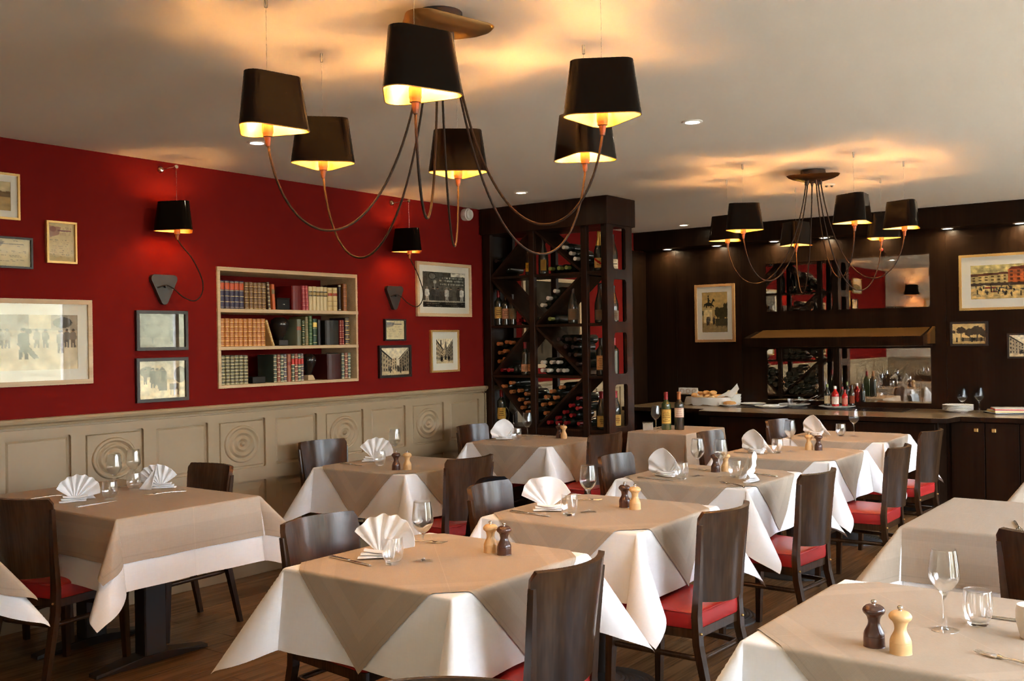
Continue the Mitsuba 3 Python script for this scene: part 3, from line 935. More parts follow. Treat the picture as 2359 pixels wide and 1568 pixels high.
def chandelier(cx, cy, ang, shades, label, dish='bronze'):
    k = thing('chandelier', label, 'chandelier')
    add('ceiling_cup', lathe([(.0001, 2.56), (.075, 2.56), (.080, 2.565), (.080, ZC - .0005), (.0001, ZC - .0005)], 36), 'black_metal', k, mat4(cx, cy), 40)
    o = tri_outline(1.36)
    rings = [ring3(o * s_, z_) for s_, z_ in ((.05, 2.5455), (.45, 2.547), (.75, 2.553), (.93, 2.565), (1.0, 2.578), (.985, 2.580), (.92, 2.569), (.7, 2.559), (.4, 2.556))]
    add('dish', loft(rings), dish, k, mat4(cx, cy, 0, ang), 50)
    for i, (x, y, a) in enumerate(shades):
        lampshade(k, x, y, ZS, a, BULB)
        th = math.atan2(y - cy, x - cx)
        px, py = cx + .05 * math.cos(th), cy + .05 * math.sin(th)
        dx, dy = px - x, py - y
        d = math.hypot(dx, dy)
        zz = 1.72 + .05 * math.sin(i * 2.1 + cx)
        P = [(x, y, ZS - .045), (x + .10 * dx, y + .10 * dy, zz), (x + .78 * dx, y + .78 * dy, zz - .03), (px, py, 2.53)]
        add('cord', tube(bezier(P, 40), .0042, 7), 'cord', k, smooth=True)
        add('cord_grip', lathe([(.0001, 0), (.007, 0), (.009, .012), (.007, .03), (.0001, .03)], 12), 'black_metal', k, mat4(px, py, 2.520), 40)
        add('wire', tube([(x, y, ZS + SH - .01), (x, y, ZC - .03)], .0005, 5), 'steel', k, smooth=True)
        add('ceiling_anchor', lathe([(.0001, ZC - .034), (.0055, ZC - .034), (.0055, ZC - .0005), (.0001, ZC - .0005)], 12), 'steel', k, mat4(x, y), 40)
    return k


R_ = math.radians
C1 = (2.63, 2.25)
chandelier(*C1, R_(-42), [(2.153, 2.573, R_(-40)), (2.705, 2.912, R_(47)), (2.114, 1.900, R_(-48)), (3.215, 2.66, R_(40)), (3.262, 2.072, R_(212)), (2.716, 1.659, R_(31))],
           'black chandelier with six gold-lined shades nearest the camera')
chandelier(6.707, 2.445, R_(20), [(6.156, 2.71, R_(35)), (6.689, 3.065, R_(110)), (7.416, 2.843, R_(200)), (6.212, 2.012, R_(95)), (6.757, 1.869, R_(-20)), (7.37, 2.199, R_(160))],
           'black chandelier with six gold-lined shades far back before the counter', 'bronze_dark')


def wall_lamp(M, off, ang, label, lab_bulb=WALLBULB):
    """Local frame on the wall: x to the right, -y into the room; the origin below the arm's rosette, on the floor."""
    k = thing('wall_lamp', label, 'wall lamp')
    W = lambda x, y, z, rz=0.0: M @ mat4(x, y, z, rz)
    add('wall_rosette', mv(lathe([(.0001, 0), (.020, 0), (.020, .010), (.012, .020), (.0001, .022)], 24), rx=PI / 2), 'steel', k, W(0, 0, 2.568), 40)
    add('arm', tube([(0, -.015, 2.568), (0, -off, 2.568)], .003, 8), 'steel', k, M)
    add('arm_end', mv(lathe([(.0001, -.006), (.011, -.006), (.011, .006), (.0001, .006)], 20), rx=PI / 2), 'steel', k, W(0, -off, 2.568), 40)
    add('wire', tube([(0, -off, 2.565), (0, -off, 2.18 + SH - .01)], .0008, 5), 'steel', k, M)
    R0 = M @ mat4(0, -off, 2.185, ang)
    s = add('shade', LP['shade'], 'lacquer', k, R0)
    add('lining', LP['lining'], 'gold_foil', s, R0, label='gold lining of the lampshade')
    add('rim', LP['rim'], 'bronze', s, R0)
    add('spider', LP['spider'], 'black_metal', s, R0)
    add('socket', LP['socket'], 'socket', k, R0)
    add('bulb', LP['bulb'], 'lamp_white', k, R0, extra=emit(lab_bulb, BULBC, .5))
    pl_ = Polygon([(-.065, .045), (.065, .045), (0, -.085)]).buffer(.025, quad_segs=6)
    add('wall_plate', upright(pl_, -.028, .028), 'gray_leather', k, W(0, 0, 1.862))
    add('cord', tube(spline([(-.05, -.03, 1.852), (.0, -.042, 1.868), (.045, -.05, 1.85), (.09, -.08, 1.80), (.15, -.11, 1.775), (.19, -.13, 1.82), (.18, -.15, 1.90), (.10, -.17, 2.02), (.03, -off, 2.10), (0, -off, 2.14)], 6), .0036, 7), 'cord', k, M, True)
    add('cord_grip', mv(lathe([(.0001, 0), (.010, 0), (.008, .018), (.0001, .02)], 12), rx=PI / 2), 'black_metal', k, W(0, -.028, 1.862), 40)
    return k


wall_lamp(mat4(3.655, YW, 0), .16, R_(-95), 'black wall lamp with gold-lined shade left of the bookshelf')
wall_lamp(mat4(5.672, YW, 0), .18, R_(15), 'black wall lamp with gold-lined shade right of the bookshelf')
wall_lamp(mat4(XC, 4.87, 0, PI / 2), .16, R_(80), 'black wall lamp on the cream wall, seen in the mirror')


def downlight(x, y, z, label, group, L=SPOT, w=.35, r=.034):
    k = thing('downlight', label, 'downlight', group)
    add('ring', lathe([(r, z - .001), (r + .004, z - .006), (r + .018, z - .004), (r + .020, z), ], 28), 'white_plastic', k, mat4(x, y), 40)
    d = lathe([(.0001, z - .0022), (r, z - .0020)], 24)
    if d.face_normals[:, 2].mean() > 0:
        d.invert()
    add('lens', d, 'lamp_white', k, mat4(x, y), extra=emit(L, (1.0, .80, .52), w))


downlight(4.772, 2.372, ZC, 'round white downlight in the ceiling between the two chandeliers', None, 70)
downlight(6.184, 4.505, ZC, 'small lit downlight in the ceiling over the wine rack', None)
downlight(9.056, 4.614, ZC, 'small lit downlight in the ceiling before the soffit', None)
downlight(3.664, 4.471, ZC, 'lit downlight half hidden under a front lampshade', None, 70)
downlight(1.9, 0.6, ZC, 'lit downlight in the ceiling above the near tables, outside the frame', None, 70)
downlight(7.45, 0.6, ZC, 'lit downlight in the ceiling right of the far chandelier', None)
for i_, y in enumerate((5.03, 4.47, 3.86, 3.36, 2.86, 2.26, 1.68)):
    downlight(9.49, y, 2.435, f'{ORD[i_]} lit downlight from the left in the dark soffit over the counter', 'soffit downlights', 52, .2, .032)
k = thing('ceiling_bracket', 'small white ceiling fitting beside the far chandelier', 'ceiling fitting')
add('plate', lathe([(.0001, ZC - .012), (.035, ZC - .012), (.045, ZC - .004), (.045, ZC - .0005), (.0001, ZC - .0005)], 28), 'white_plastic', k, mat4(7.40, 2.579), 40)
for s_ in (-1, 1):
    add('eye', lathe([(.0001, ZC - .022), (.008, ZC - .022), (.010, ZC - .012), (.0001, ZC - .012)], 14), 'black_metal', k, mat4(7.40 + .012 * s_, 2.579 - .016 * s_), 40)
add('indicator_lamp', mv(trimesh.creation.icosphere(2, radius=.016), XB - .03, 2.855, 2.293), 'red_plastic', smooth=True)
tag('indicator_lamp', 'small red round indicator on the dark wall above the mirror', 'indicator lamp')

# ------------------------------------------------------------------ wine rack
rack = thing('wine_rack', 'tall dark wood wine rack with diagonal shelves against the red wall', 'wine rack')
RX0, RX1, RY0, RY1 = 6.78, 7.13, 4.12, 5.345
add('fascia', cat([bx(6.735, 7.17, 4.085, RY1, 2.40, 2.6195, .003)]), 'rack_wood', rack)
add('plinth', bx(RX0 + .01, RX1, RY0 + .01, RY1, 0, .05), 'rack_wood', rack)
add('base_panel', bx(RX0, RX0 + .02, RY0, RY1, .05, .77), 'rack_wood', rack)
add('base_panel', bx(RX0 + .02, RX1, RY0, RY0 + .02, .05, .77), 'rack_wood', rack)
for (a, b) in ((5.266, RY1), (4.814, 4.866), (4.302, 4.358)):
    add('post', bx(RX0 - .01, RX0 + .03, a, b, .05, 2.41, .002), 'rack_wood', rack)
    add('post', bx(RX1 - .04, RX1, a, b, .05, 2.41, .002), 'rack_wood', rack)
    m_ = (a + b) / 2
    if a > 5:
        add('divider', bx(RX0 + .03, RX1 - .04, b - .016, b, .05, 2.41), 'rack_wood', rack)
for z in (.770, 1.195, 1.612, 2.022):
    add('shelf', bx(RX0 - .004, RX1, RY0 + .015, RY1 - .01, z, z + .020, .001), 'rack_wood', rack)
# the open end with rounded openings
P = sbox(6.745, .05, 7.135, 2.41)
for z0, z1 in ((.81, 1.145), (1.228, 1.555), (1.640, 1.975), (2.052, 2.385)):
    P = P.difference(sbox(6.842, z0, 7.035, z1).buffer(-.03).buffer(.03, quad_segs=5))
add('end_frame', upright(P, 4.10, .022), 'rack_wood', rack)
add('corner_post', bx(6.775, 6.815, 4.122, 4.172, .05, 2.41, .002), 'rack_wood', rack)
add('corner_post', bx(7.095, 7.135, 4.122, 4.172, .05, 2.41, .002), 'rack_wood', rack)
LV = [(.790, 1.195), (1.215, 1.612), (1.632, 2.022), (2.042, 2.40)]
for ci, (a, b) in enumerate(((4.866, 5.266), (4.358, 4.814))):
    for li, (z0, z1) in enumerate(LV):
        s_ = (li + ci) % 2          # True: high at the low-y side
        ya, yb = (a + .006, b - .006)
        p0, p1 = ((yb, z0 + .004), (ya, z1 - .004)) if s_ else ((yb, z1 - .004), (ya, z0 + .004))
        d = np.array([p1[0] - p0[0], p1[1] - p0[1]])
        n_ = np.array([-d[1], d[0]]) / np.linalg.norm(d) * .009
        q = [(p0[0] + n_[0] * s2, p0[1] + n_[1] * s2) for s2 in (1, -1)] + [(p1[0] + n_[0] * s2, p1[1] + n_[1] * s2) for s2 in (1, -1)]
        add('diagonal_board', hull([(x, y, z) for x in (RX0 + .004, RX1 - .01) for y, z in q]), 'rack_wood', rack)

# bottles
BORD = smooth_prof([(.0001, .004), (.030, .0), (.037, .006), (.0375, .02)], 3).tolist() + [(.0375, .185)] + smooth_prof([(.0372, .19), (.034, .208), (.022, .222), (.015, .235), (.0142, .25), (.0142, .285), (.0155, .288), (.0155, .296), (.013, .298), (.0001, .298)], 3).tolist()
BURG = smooth_prof([(.0001, .004), (.032, .0), (.040, .006), (.041, .02)], 3).tolist() + [(.041, .13)] + smooth_prof([(.0405, .14), (.036, .17), (.026, .205), (.018, .235), (.0145, .26), (.0145, .285), (.016, .288), (.016, .296), (.013, .298), (.0001, .298)], 3).tolist()
CHAM = smooth_prof([(.0001, .006), (.034, .0), (.043, .006), (.044, .02)], 3).tolist() + [(.044, .13)] + smooth_prof([(.0435, .14), (.038, .175), (.026, .215), (.018, .25), (.0155, .27), (.0165, .283), (.0165, .292), (.015, .297), (.016, .305), (.013, .315), (.0001, .318)], 3).tolist()


def capsule(prof, z0, o=.0008):
    q = [(r, z) for r, z in prof if z >= z0]
    return lathe([(q[0][0] * .9, z0 - .0005)] + [(r + o, z + (o if r > .004 else 0)) for r, z in q], 18)


KIT = {}
for nm, pr, cz in (('bordeaux', BORD, .236), ('burgundy', BURG, .24), ('champagne', CHAM, .195)):
    KIT[nm] = (ply(lathe(pr, 26), 35), ply(capsule(pr, cz), 35), pr)


def label_mesh(pr, z0, z1, col, ink, half=1.15, ang=0.0, lines=5, slash=None):
    """A paper label wrapped round the bottle's front (towards the angle ang) with lines of print."""
    R = max(r for r, z in pr if z0 - .1 <= z <= z1 + .01) + .0007
    U, V = np.meshgrid(np.linspace(-half, half, 30), np.linspace(0, 1, 26))
    a = ang + U
    P = np.stack([R * np.cos(a), R * np.sin(a), z0 + (z1 - z0) * V], -1)
    C = np.tile(np.array(col, float), (*U.shape, 1))
    r = np.random.default_rng(int(abs(z0) * 1000) + lines)
    for i in range(lines):
        v = .2 + .6 * i / max(lines - 1, 1)
        w = half * r.uniform(.3, .7)
        C[(abs(V - v) < .035) & (abs(U) < w)] = ink
    C[(V < .06) | (V > .94)] = np.array(ink) * .5 + np.array(col) * .5
    if slash:
        C[abs(V - .5 + U / half * .45) < .12] = slash
    return gridmesh(P, True), lin(C).reshape(-1, 3)


LABELC = {}


def bottle(x, y, z, kind, label, cap='capsule_red', paper=(205, 178, 120), ink=(110, 80, 50), glass='bottle_dark', lab=(.06, .16), ang=PI, s=1.0, neck=None, lines=5, slash=None, half=1.15, group=None, paper_on=True):
    k = thing('wine_bottle' if kind != 'champagne' else 'champagne_bottle', label, 'bottle', group)
    body, capm, pr = KIT[kind]
    M = mat4(x, y, z, 0, s=s)
    add('body', body, glass, k, M)
    if cap:
        add('capsule', capm, cap, k, M)
    if paper_on:
        m, c = label_mesh(pr, *lab, paper, ink, half, ang, lines, slash)
        add('label', m, 'print', k, M, color=c, smooth=True)
    if neck:
        m, c = label_mesh(pr, *neck, paper, ink, half * .8, ang, 2)
        m.vertices = m.vertices * [.78, .78, 1] if False else m.vertices
        add('neck_label', m, 'print', k, M, color=c, smooth=True)
    return k


FACE = math.atan2(-4.7, -6.8)
bottle(6.84, 5.235, 1.632, 'bordeaux', 'dark bottle with a large cream label at the left of the second rack row', paper=(196, 160, 92), ang=FACE)
bottle(6.84, 5.160, 1.632, 'bordeaux', 'dark bottle with a pale pink label beside the cream-labelled one', 'capsule_dark', (190, 140, 112), ang=FACE, s=.9)
bottle(6.84, 5.088, 1.632, 'bordeaux', 'dark bottle with a dull grey label under the diagonal of the second row', 'capsule_dark', (104, 96, 72), ang=FACE, s=.88)
bottle(6.84, 4.905, 2.042, 'bordeaux', 'dark bottle with a yellow label in the top row beside the post', 'capsule_dark', (196, 150, 50), ang=FACE, lab=(.03, .11), s=.95)
bottle(6.84, 4.765, 2.042, 'burgundy', 'dark slender bottle with a small gold label in the top row', 'capsule_dark', (120, 92, 40), ang=FACE, lab=(.03, .12), half=.6)
bottle(6.84, 4.485, 1.632, 'burgundy', 'dark bottle with a grey label in the second row middle cell', 'capsule_dark', (100, 88, 70), ang=FACE, lab=(.03, .12))
bottle(6.862, 4.240, 2.042, 'champagne', 'champagne bottle with gold foil and a red-slashed label on the end column', 'capsule_gold', (196, 160, 96), ang=FACE, lab=(.025, .105), slash=(150, 22, 16))
bottle(6.862, 4.240, 1.632, 'champagne', 'champagne-shaped dark bottle with a grey label on the end column', 'capsule_dark', (96, 84, 70), ang=FACE, lab=(.025, .105))
bottle(6.862, 4.240, 1.215, 'bordeaux', 'dark bottle with a tall cream label on the end column, third row', 'capsule_dark', (200, 150, 100), ang=FACE, lab=(.045, .16), lines=6)
bottle(6.862, 4.240, .790, 'burgundy', 'red-capped bottle with a cream label and neck seal on the lowest end row', 'capsule_red', (180, 146, 76), ang=FACE, lab=(.02, .11), neck=None)
bottle(6.84, 4.966, 1.215, 'bordeaux', 'red-capped bottle with a pale pink label in the third row', 'capsule_red', (198, 152, 118), ang=FACE, lab=(.03, .10), s=.92)
bottle(6.84, 4.900, 1.215, 'bordeaux', 'bottle with a pale pink label right of the red-capped one, third row', 'capsule_dark', (196, 146, 108), ang=FACE, lab=(.035, .10), s=.92)
bottle(6.84, 5.250 - .03, .790, 'bordeaux', 'red-capped bottle with a yellowish label at the bottom left of the rack', 'capsule_red', (190, 152, 72), ang=FACE, lab=(.05, .15))
EA = -2.2
bottle(7.000, 4.200, 2.042, 'burgundy', 'dark bottle with a white label seen through the top end opening', 'capsule_dark', (214, 200, 170), (60, 50, 40), ang=EA, lab=(.02, .10), lines=3)
bottle(7.000, 4.200, 1.632, 'burgundy', 'dark bottle with a silver-grey label in the second end opening', 'capsule_dark', (120, 112, 100), ang=EA, lab=(.02, .10))
bottle(7.000, 4.200, 1.215, 'bordeaux', 'tall plain dark bottle with a red cap in the third end opening', 'capsule_red', paper_on=False)
bottle(7.010, 4.200, .790, 'burgundy', 'red-capped bottle with a cream label in the lowest end opening', 'capsule_red', (200, 170, 100), ang=EA, lab=(.02, .11))
bottle(6.905, 4.200 + .07, .790, 'burgundy', 'red-capped bottle half hidden behind the frame of the lowest end opening', 'capsule_red', (190, 160, 92), ang=EA, lab=(.02, .11))

CELLS = [('top left cell', 'capsule_dark', [(5.235, 2.18), (5.20, 2.115)]),
         ('second row left cell', 'capsule_red', [(5.02, 1.672), (4.93, 1.672)]),
         ('top middle cell, above its diagonal', 'capsule_cream', [(4.54, 2.249), (4.486, 2.198), (4.424, 2.149)]),
         ('top middle cell, below its diagonal', 'capsule_green', [(4.687, 2.085), (4.601, 2.085), (4.52, 2.085)]),
         ('second row middle cell, on its diagonal', 'capsule_cream', [(4.70, 1.845), (4.76, 1.79), (4.63, 1.90)]),
         ('second row middle cell, on the shelf', 'capsule_green', [(4.776, 1.676), (4.69, 1.676)]),
         ('third row left cell, above its diagonal', 'capsule_orange', [(5.225, 1.478), (5.150, 1.492), (5.225, 1.403), (5.150, 1.417), (5.082, 1.487), (5.225, 1.330), (5.165, 1.350)]),
         ('third row left cell, on the shelf', 'capsule_red', [(5.19, 1.257), (5.105, 1.257)]),
         ('bottom left cell, above its diagonal', 'capsule_orange', [(5.170, 1.120), (5.095, 1.075), (5.018, 1.085), (4.943, 1.060), (5.02, 1.01), (4.942, .985), (4.985, .945), (4.92, .91), (5.10, 1.15)]),
         ('third row middle cell, upper layer', 'capsule_cream', [(4.764, 1.322), (4.686, 1.322), (4.609, 1.322)]),
         ('third row middle cell, on the shelf', 'capsule_cream', [(4.77, 1.256), (4.70, 1.256), (4.625, 1.256), (4.55, 1.256)]),
         ('third row middle cell, above its diagonal', 'capsule_dark', [(4.600, 1.509), (4.527, 1.508), (4.45, 1.507), (4.55, 1.447), (4.475, 1.445), (4.51, 1.385), (4.435, 1.382), (4.43, 1.31)]),
         ('bottom middle cell, above its diagonal', 'capsule_orange', [(4.676, 1.086), (4.59, 1.120), (4.739, 1.039), (4.650, 1.035), (4.775, .975), (4.705, .985), (4.76, .905)]),
         ('bottom middle cell, below its diagonal', 'capsule_red', [(4.434, 1.034), (4.505, .974), (4.575, .918), (4.642, .870), (4.428, .955), (4.500, .895), (4.71, .832), (4.63, .832), (4.555, .832), (4.424, .832)])]
body, capm, pr = KIT['bordeaux']
for where, capc, pts in CELLS:
    for i_, (y, z) in enumerate(sorted(pts, reverse=True)):
        k = thing('wine_bottle', f'{ORD[i_]} from left of {NUM[len(pts)]} bottles lying in {where}', 'bottle', f'bottles lying in the rack, {where}')
        M = mat4(RX0 + .04 + .298 + rng.uniform(-.03, .006), y, z, 0, ry=-PI / 2)
        add('body', body, 'bottle_dark', k, M)
        add('capsule', capm, capc, k, M)

# ------------------------------------------------------------------ back wall: mirrors, hood, counter
k = thing('wall_mirror', 'upper wall mirror on the dark back wall', 'mirror', )
MY0, MY1 = 2.437, 3.984
add('glass', bx(XB - .024, XB - .0185, MY0, MY1, 1.752, 2.226), 'mirror', k)
k = thing('wall_mirror', 'lower wall mirror above the counter, under the hood', 'mirror')
add('glass', bx(XB - .024, XB - .0185, MY0, MY1, .880, 1.380), 'mirror', k)
hood = thing('counter_hood', 'dark hood with a copper sloping top between the two mirrors', 'hood')
hp = lambda pts, y0, y1: hull([(x, y, z) for y in (y0, y1) for x, z in pts])
add('body', hp([(9.27, 1.405), (9.27, 1.490), (XB - .025, 1.555), (XB - .025, 1.395)], 2.42, 4.10), 'dark_panel', hood)
add('top_plate', hp([(9.262, 1.489), (9.262, 1.4955), (XB - .025, 1.568), (XB - .025, 1.560)], 2.44, 4.02), 'copper_panel', hood)
add('end_plate', hp([(9.40, 1.42), (9.40, 1.515), (XB - .025, 1.575), (XB - .025, 1.42)], 2.395, 2.419), 'copper_panel', hood)

ZK = .83
counter = thing('counter', 'long dark counter with cupboards along the back wall', 'counter')
cp = Polygon([(8.80, 5.20), (8.80, 4.30), (8.56, 4.24), (8.53, 4.10), (8.53, 2.18), (8.56, 2.06), (8.80, 2.02), (8.80, 1.1), (XB - .02, 1.1), (XB - .02, 5.20)])
ct = extr(cp, .036)
ct.apply_translation([0, 0, ZK - .040])
add('worktop', ct, 'dark_panel', counter)
ct = extr(cp.buffer(-.004), .004)
ct.apply_translation([0, 0, ZK - .004])
add('top_surface', ct, 'counter_top', counter, label='glossy brown top surface')
add('body', bx(8.86, XB - .02, 1.12, 4.18, .12, ZK - .041), 'dark_panel', counter)
add('front_panel', bx(8.60, 8.86, 2.14, 4.16, .12, ZK - .041, .003), 'dark_panel', counter)
add('leg_panel', bx(8.86, XB - .02, 5.14, 5.18, 0, ZK - .041), 'dark_panel', counter)
add('low_shelf', bx(8.92, XB - .02, 4.181, 5.14, .40, .425), 'beech', counter)
add('toe_kick', bx(8.95, XB - .02, 1.15, 4.15, 0, .12), 'black_metal', counter)
for (a, b, hy) in ((1.845, 2.10, 1.905), (1.59, 1.839, 1.772), (1.33, 1.584, 1.40)):
    d = add('door', bx(8.838, 8.859, a, b, .16, ZK - .05, .002), 'dark_panel', counter)
    add('handle', bx(8.815, 8.838, hy - .016, hy + .016, .705, .737, .003), 'brass', d, label='square metal handle')
for (a, b) in ((2.16, 2.80), (2.805, 3.48), (3.485, 4.14)):
    add('door', bx(8.578, 8.599, a, b, .16, ZK - .05, .002), 'dark_panel', counter)
add('warming_plate', bx(9.08, 9.50, 2.55, 4.10, ZK, ZK + .004, .001), 'steel' if False else 'black_gloss', counter)

k = thing('socket_strip', 'strip of three white wall sockets above the bread basket', 'wall socket')
add('plate', bx(XB - .030, XB - .018, 4.745, 4.965, .915, .985, .003), 'white_plastic', k)
for i in range(3):
    c = 4.785 + i * .07
    add('socket', mv(lathe([(.024, 0), (.024, .003), (.021, .003), (.019, -.004), (.0001, -.004)], 24), XB - .030, c, .95, ry=-PI / 2), 'beech', k, smooth=40)
    add('pin_hole', cat([mv(lathe([(.0001, 0), (.005, 0)], 8), XB - .0290, c + q, .95, ry=-PI / 2) for q in (-.009, .009)]), 'black_metal', k)


def plate(x, y, z, r, label, group=None):
    k = thing('plate', label, 'plate', group)
    add('dish', lathe(smooth_prof([(.0001, .003), (r * .55, .002), (r * .62, .005), (r * .95, .017), (r, .020), (r * .985, .0225), (r * .93, .020), (r * .62, .009), (r * .55, .0065), (.0001, .007)], 3), 48), 'porcelain', k, mat4(x, y, z), 40)
    return k


KZ = ZK + .0005
# bread basket
bk = thing('bread_basket', 'long bread basket lined with a pale cloth on the counter', 'basket')
bxm = lathe(smooth_prof([(.0001, 0), (.8, 0), (.9, .01), (1.0, .07), (.96, .075), (.86, .02), (.0001, .012)], 3), 40)
bxm.vertices *= [.13, .225, 1.0]
add('bowl', bxm, 'beech', bk, mat4(9.30, 4.50, KZ), 40)
NA, NB = 60, 12
A_, B_ = np.meshgrid(np.linspace(0, 2 * PI, NA), np.linspace(0, 1, NB), indexing='ij')
drp = .085 + .012 * np.sin(9 * A_) + .006 * np.sin(23 * A_)
rr_ = 1.01 + .05 * np.sin(B_ * PI)
zz_ = np.where(B_ < .5, .02 + B_ * 2 * .068, .088 - (B_ - .5) * 2 * drp)
ex = np.where(B_ < .5, .82 + .2 * B_ * 2, 1.02 + .10 * (B_ - .5) * 2 + .015 * np.sin(15 * A_) * (B_ - .5) * 2)
add('liner_cloth', gridmesh(np.stack([.13 * ex * np.cos(A_), .225 * ex * np.sin(A_), zz_.clip(.002)], -1)), 'capsule_cream', bk, mat4(9.30, 4.50, KZ), True)
for (p, q, w_) in (((9.30, 4.30, KZ + .075), (9.34, 4.20, KZ + .215), .11), ((9.27, 4.58, KZ + .075), (9.28, 4.60, KZ + .165), .07)):
    p, q = np.array(p), np.array(q)
    add('cloth_corner', slab(np.array([[p + [-.05, w_, 0], p + [0, 0, .02], p + [.05, -w_ * .4, 0]], [q + [-.02, w_ * .5, -.06], (p + q) / 2 + [.0, .01, .0], q + [.02, -.01, -.05]], [q, q + [.002, .004, .002], q + [.004, .008, 0]]]), .002), 'capsule_cream', bk)
loaf = trimesh.creation.icosphere(2)
for i in range(22):
    a, r_ = i * 2.4, .10 * math.sqrt((i % 15 + .5) / 15)
    x, y = 9.30 + .75 * r_ * math.cos(a), 4.50 + 1.55 * r_ * math.sin(a)
    v = loaf.vertices * (1 + .12 * (meshkit.noise(loaf.vertices * 4 + i)[:, None] - .5))
    add('bread_piece', trimesh.Trimesh(v, loaf.faces), 'bread' if i % 3 else 'crumb', M=mat4(x, y, KZ + .076 + .012 * (i % 3) + (.026 if i > 14 else 0), rz=i) @ np.diag([.028, .045, .022, 1]), smooth=True)
    tag('bread_piece' + (f'_{i:03d}' if i else ''), 'small piece of golden bread heaped in the cloth-lined basket', 'bread', 'bread pieces in the basket')
plate(9.20, 4.22, KZ, .10, 'white plate with a bread roll beside the basket')
add('bread_roll', mv(trimesh.creation.icosphere(3), s=1), 'bread', M=mat4(9.20, 4.22, KZ + .031) @ np.diag([.05, .065, .022, 1]), smooth=True)
tag('bread_roll', 'flat golden bread roll on the plate beside the basket', 'bread')
for i in range(3):
    k = thing('ramekin', f'white bowl, {ORD[2 - i]} from the top of the short stack on the counter', 'bowl', 'stacked white bowls')
    add('bowl', lathe([(.0001, 0), (.078, 0), (.086, .038), (.088, .044), (.084, .044), (.076, .008), (.0001, .006)], 36), 'porcelain', k, mat4(9.46, 4.31, KZ + i * .030), 30)
add('toast', bx(-.06, .06, -.05, .05, 0, .035, .008), 'crumb', M=mat4(9.46, 4.31, KZ + .106, .4))
tag('toast', 'thick golden slice of bread lying on the bowl stack', 'bread')
plate(9.44, 4.08, KZ, .125, 'white plate with a dark rim right of the bowls')
plate(9.16, 3.78, KZ, .15, 'wide white plate nearest the edge of the counter')
k = plate(9.44, 3.66, KZ + .004, .15, 'white plate holding a small glass and cutlery')
k = thing('folded_napkin', 'pale napkin folded flat on the widest plate', 'napkin')
add('cloth', cat([bx(-.09, .09, -.07, .07, .0, .004, .0015), bx(-.088, .085, -.068, .066, .0045, .009, .002)]), 'napkin', k, mat4(9.16, 3.78, KZ + .021, .3))
k = thing('small_glass', 'small lit glass standing on a plate on the counter', 'glass')
add('bowl', lathe([(.0001, 0), (.022, 0), (.028, .06), (.0265, .06), (.021, .006), (.0001, .006)], 28), 'glass', k, mat4(9.44, 3.70, KZ + .012), 30)
for a in (0.5, -0.6):
    k = thing('serving_spoon', f'{"right" if a > 0 else "left"} of two serving spoons on the plate with the small glass', 'spoon', 'serving cutlery on the plate')
    add('handle', tube([(0, 0, 0), (.03, -.08, .03), (.05, -.18, .075)], .004, 7), 'steel', k, mat4(9.40, 3.60, KZ + .03, a), True)
    add('bowl', mv(trimesh.creation.icosphere(2), s=1), 'steel', k, mat4(9.40, 3.60, KZ + .03, a) @ np.diag([.018, .028, .008, 1]), True)
plate(9.36, 3.22, KZ, .165, 'white plate carrying the sauce bottles')


def sauce(x, y, h, r, mat, cap, label, paper, z=KZ + .024):
    k = thing('sauce_bottle', label, 'bottle')
    pr_ = [(.0001, 0), (r * .9, 0), (r, .006), (r, h * .55), (r * .9, h * .64), (r * .42, h * .78), (r * .36, h * .86), (.0001, h * .86)]
    add('body', lathe(pr_, 22), mat, k, mat4(x, y, z), 35)
    add('cap', lathe([(.0001, h * .86), (r * .44, h * .86), (r * .42, h), (.0001, h)], 16), cap, k, mat4(x, y, z), 35)
    m, c = label_mesh(pr_, h * .1, h * .48, paper, (90, 70, 60), 1.2, math.atan2(-y, -x), 4)
    add('label', m, 'print', k, mat4(x, y, z), color=c, smooth=True)


sauce(9.30, 3.29, .20, .028, 'bottle_dark', 'capsule_green', 'dark sauce bottle with a white label on the plate', (214, 200, 160))
sauce(9.27, 3.205, .185, .033, 'ketchup', 'white_plastic', 'red ketchup bottle with a white label on the plate', (224, 206, 190))
sauce(9.34, 3.14, .15, .026, 'ketchup', 'capsule_red', 'small red sauce bottle right of the ketchup', (190, 120, 100))
sauce(9.42, 3.10, .19, .024, 'bottle_dark', 'capsule_dark', 'slim dark sauce bottle behind the small red one', (120, 60, 40))
sauce(9.45, 3.20, .17, .026, 'bottle_dark', 'capsule_red', 'dark sauce bottle at the back of the plate by the mirror', (200, 190, 160))
sauce(9.44, 3.02 + .09, .14, .02, 'ketchup', 'capsule_red', 'smallest red pepper sauce bottle on the plate', (220, 200, 190)) if False else None
for i in range(5):
    plate(9.30, 2.15, KZ + i * .0105, .125, f'{ORD[4 - i]} plate from the top of the stack at the right of the counter', 'stacked white plates on the counter')
for i in range(3):
    k = thing('menu_folder', ['red menu folder on top of the pile at the right of the counter', 'yellow menu folder in the middle of the pile on the counter', 'dark menu folder at the bottom of the pile on the counter'][i], 'menu')
    add('cover', bx(-.12, .12, -.17, .17, 0, .010, .002), ['menu_red', 'menu_yellow', 'black_frame'][i], k, mat4(9.28 + .01 * i, 1.70 + .02 * i, KZ + (2 - i) * .0165, .35 + .12 * i))
    add('pages', bx(-.117, .118, -.166, .166, .010, .015), 'capsule_cream', k, mat4(9.28 + .01 * i, 1.70 + .02 * i, KZ + (2 - i) * .0165, .35 + .12 * i))

# ------------------------------------------------------------------ tables and cloths
DOWN = np.array([0, 0, -1.0])


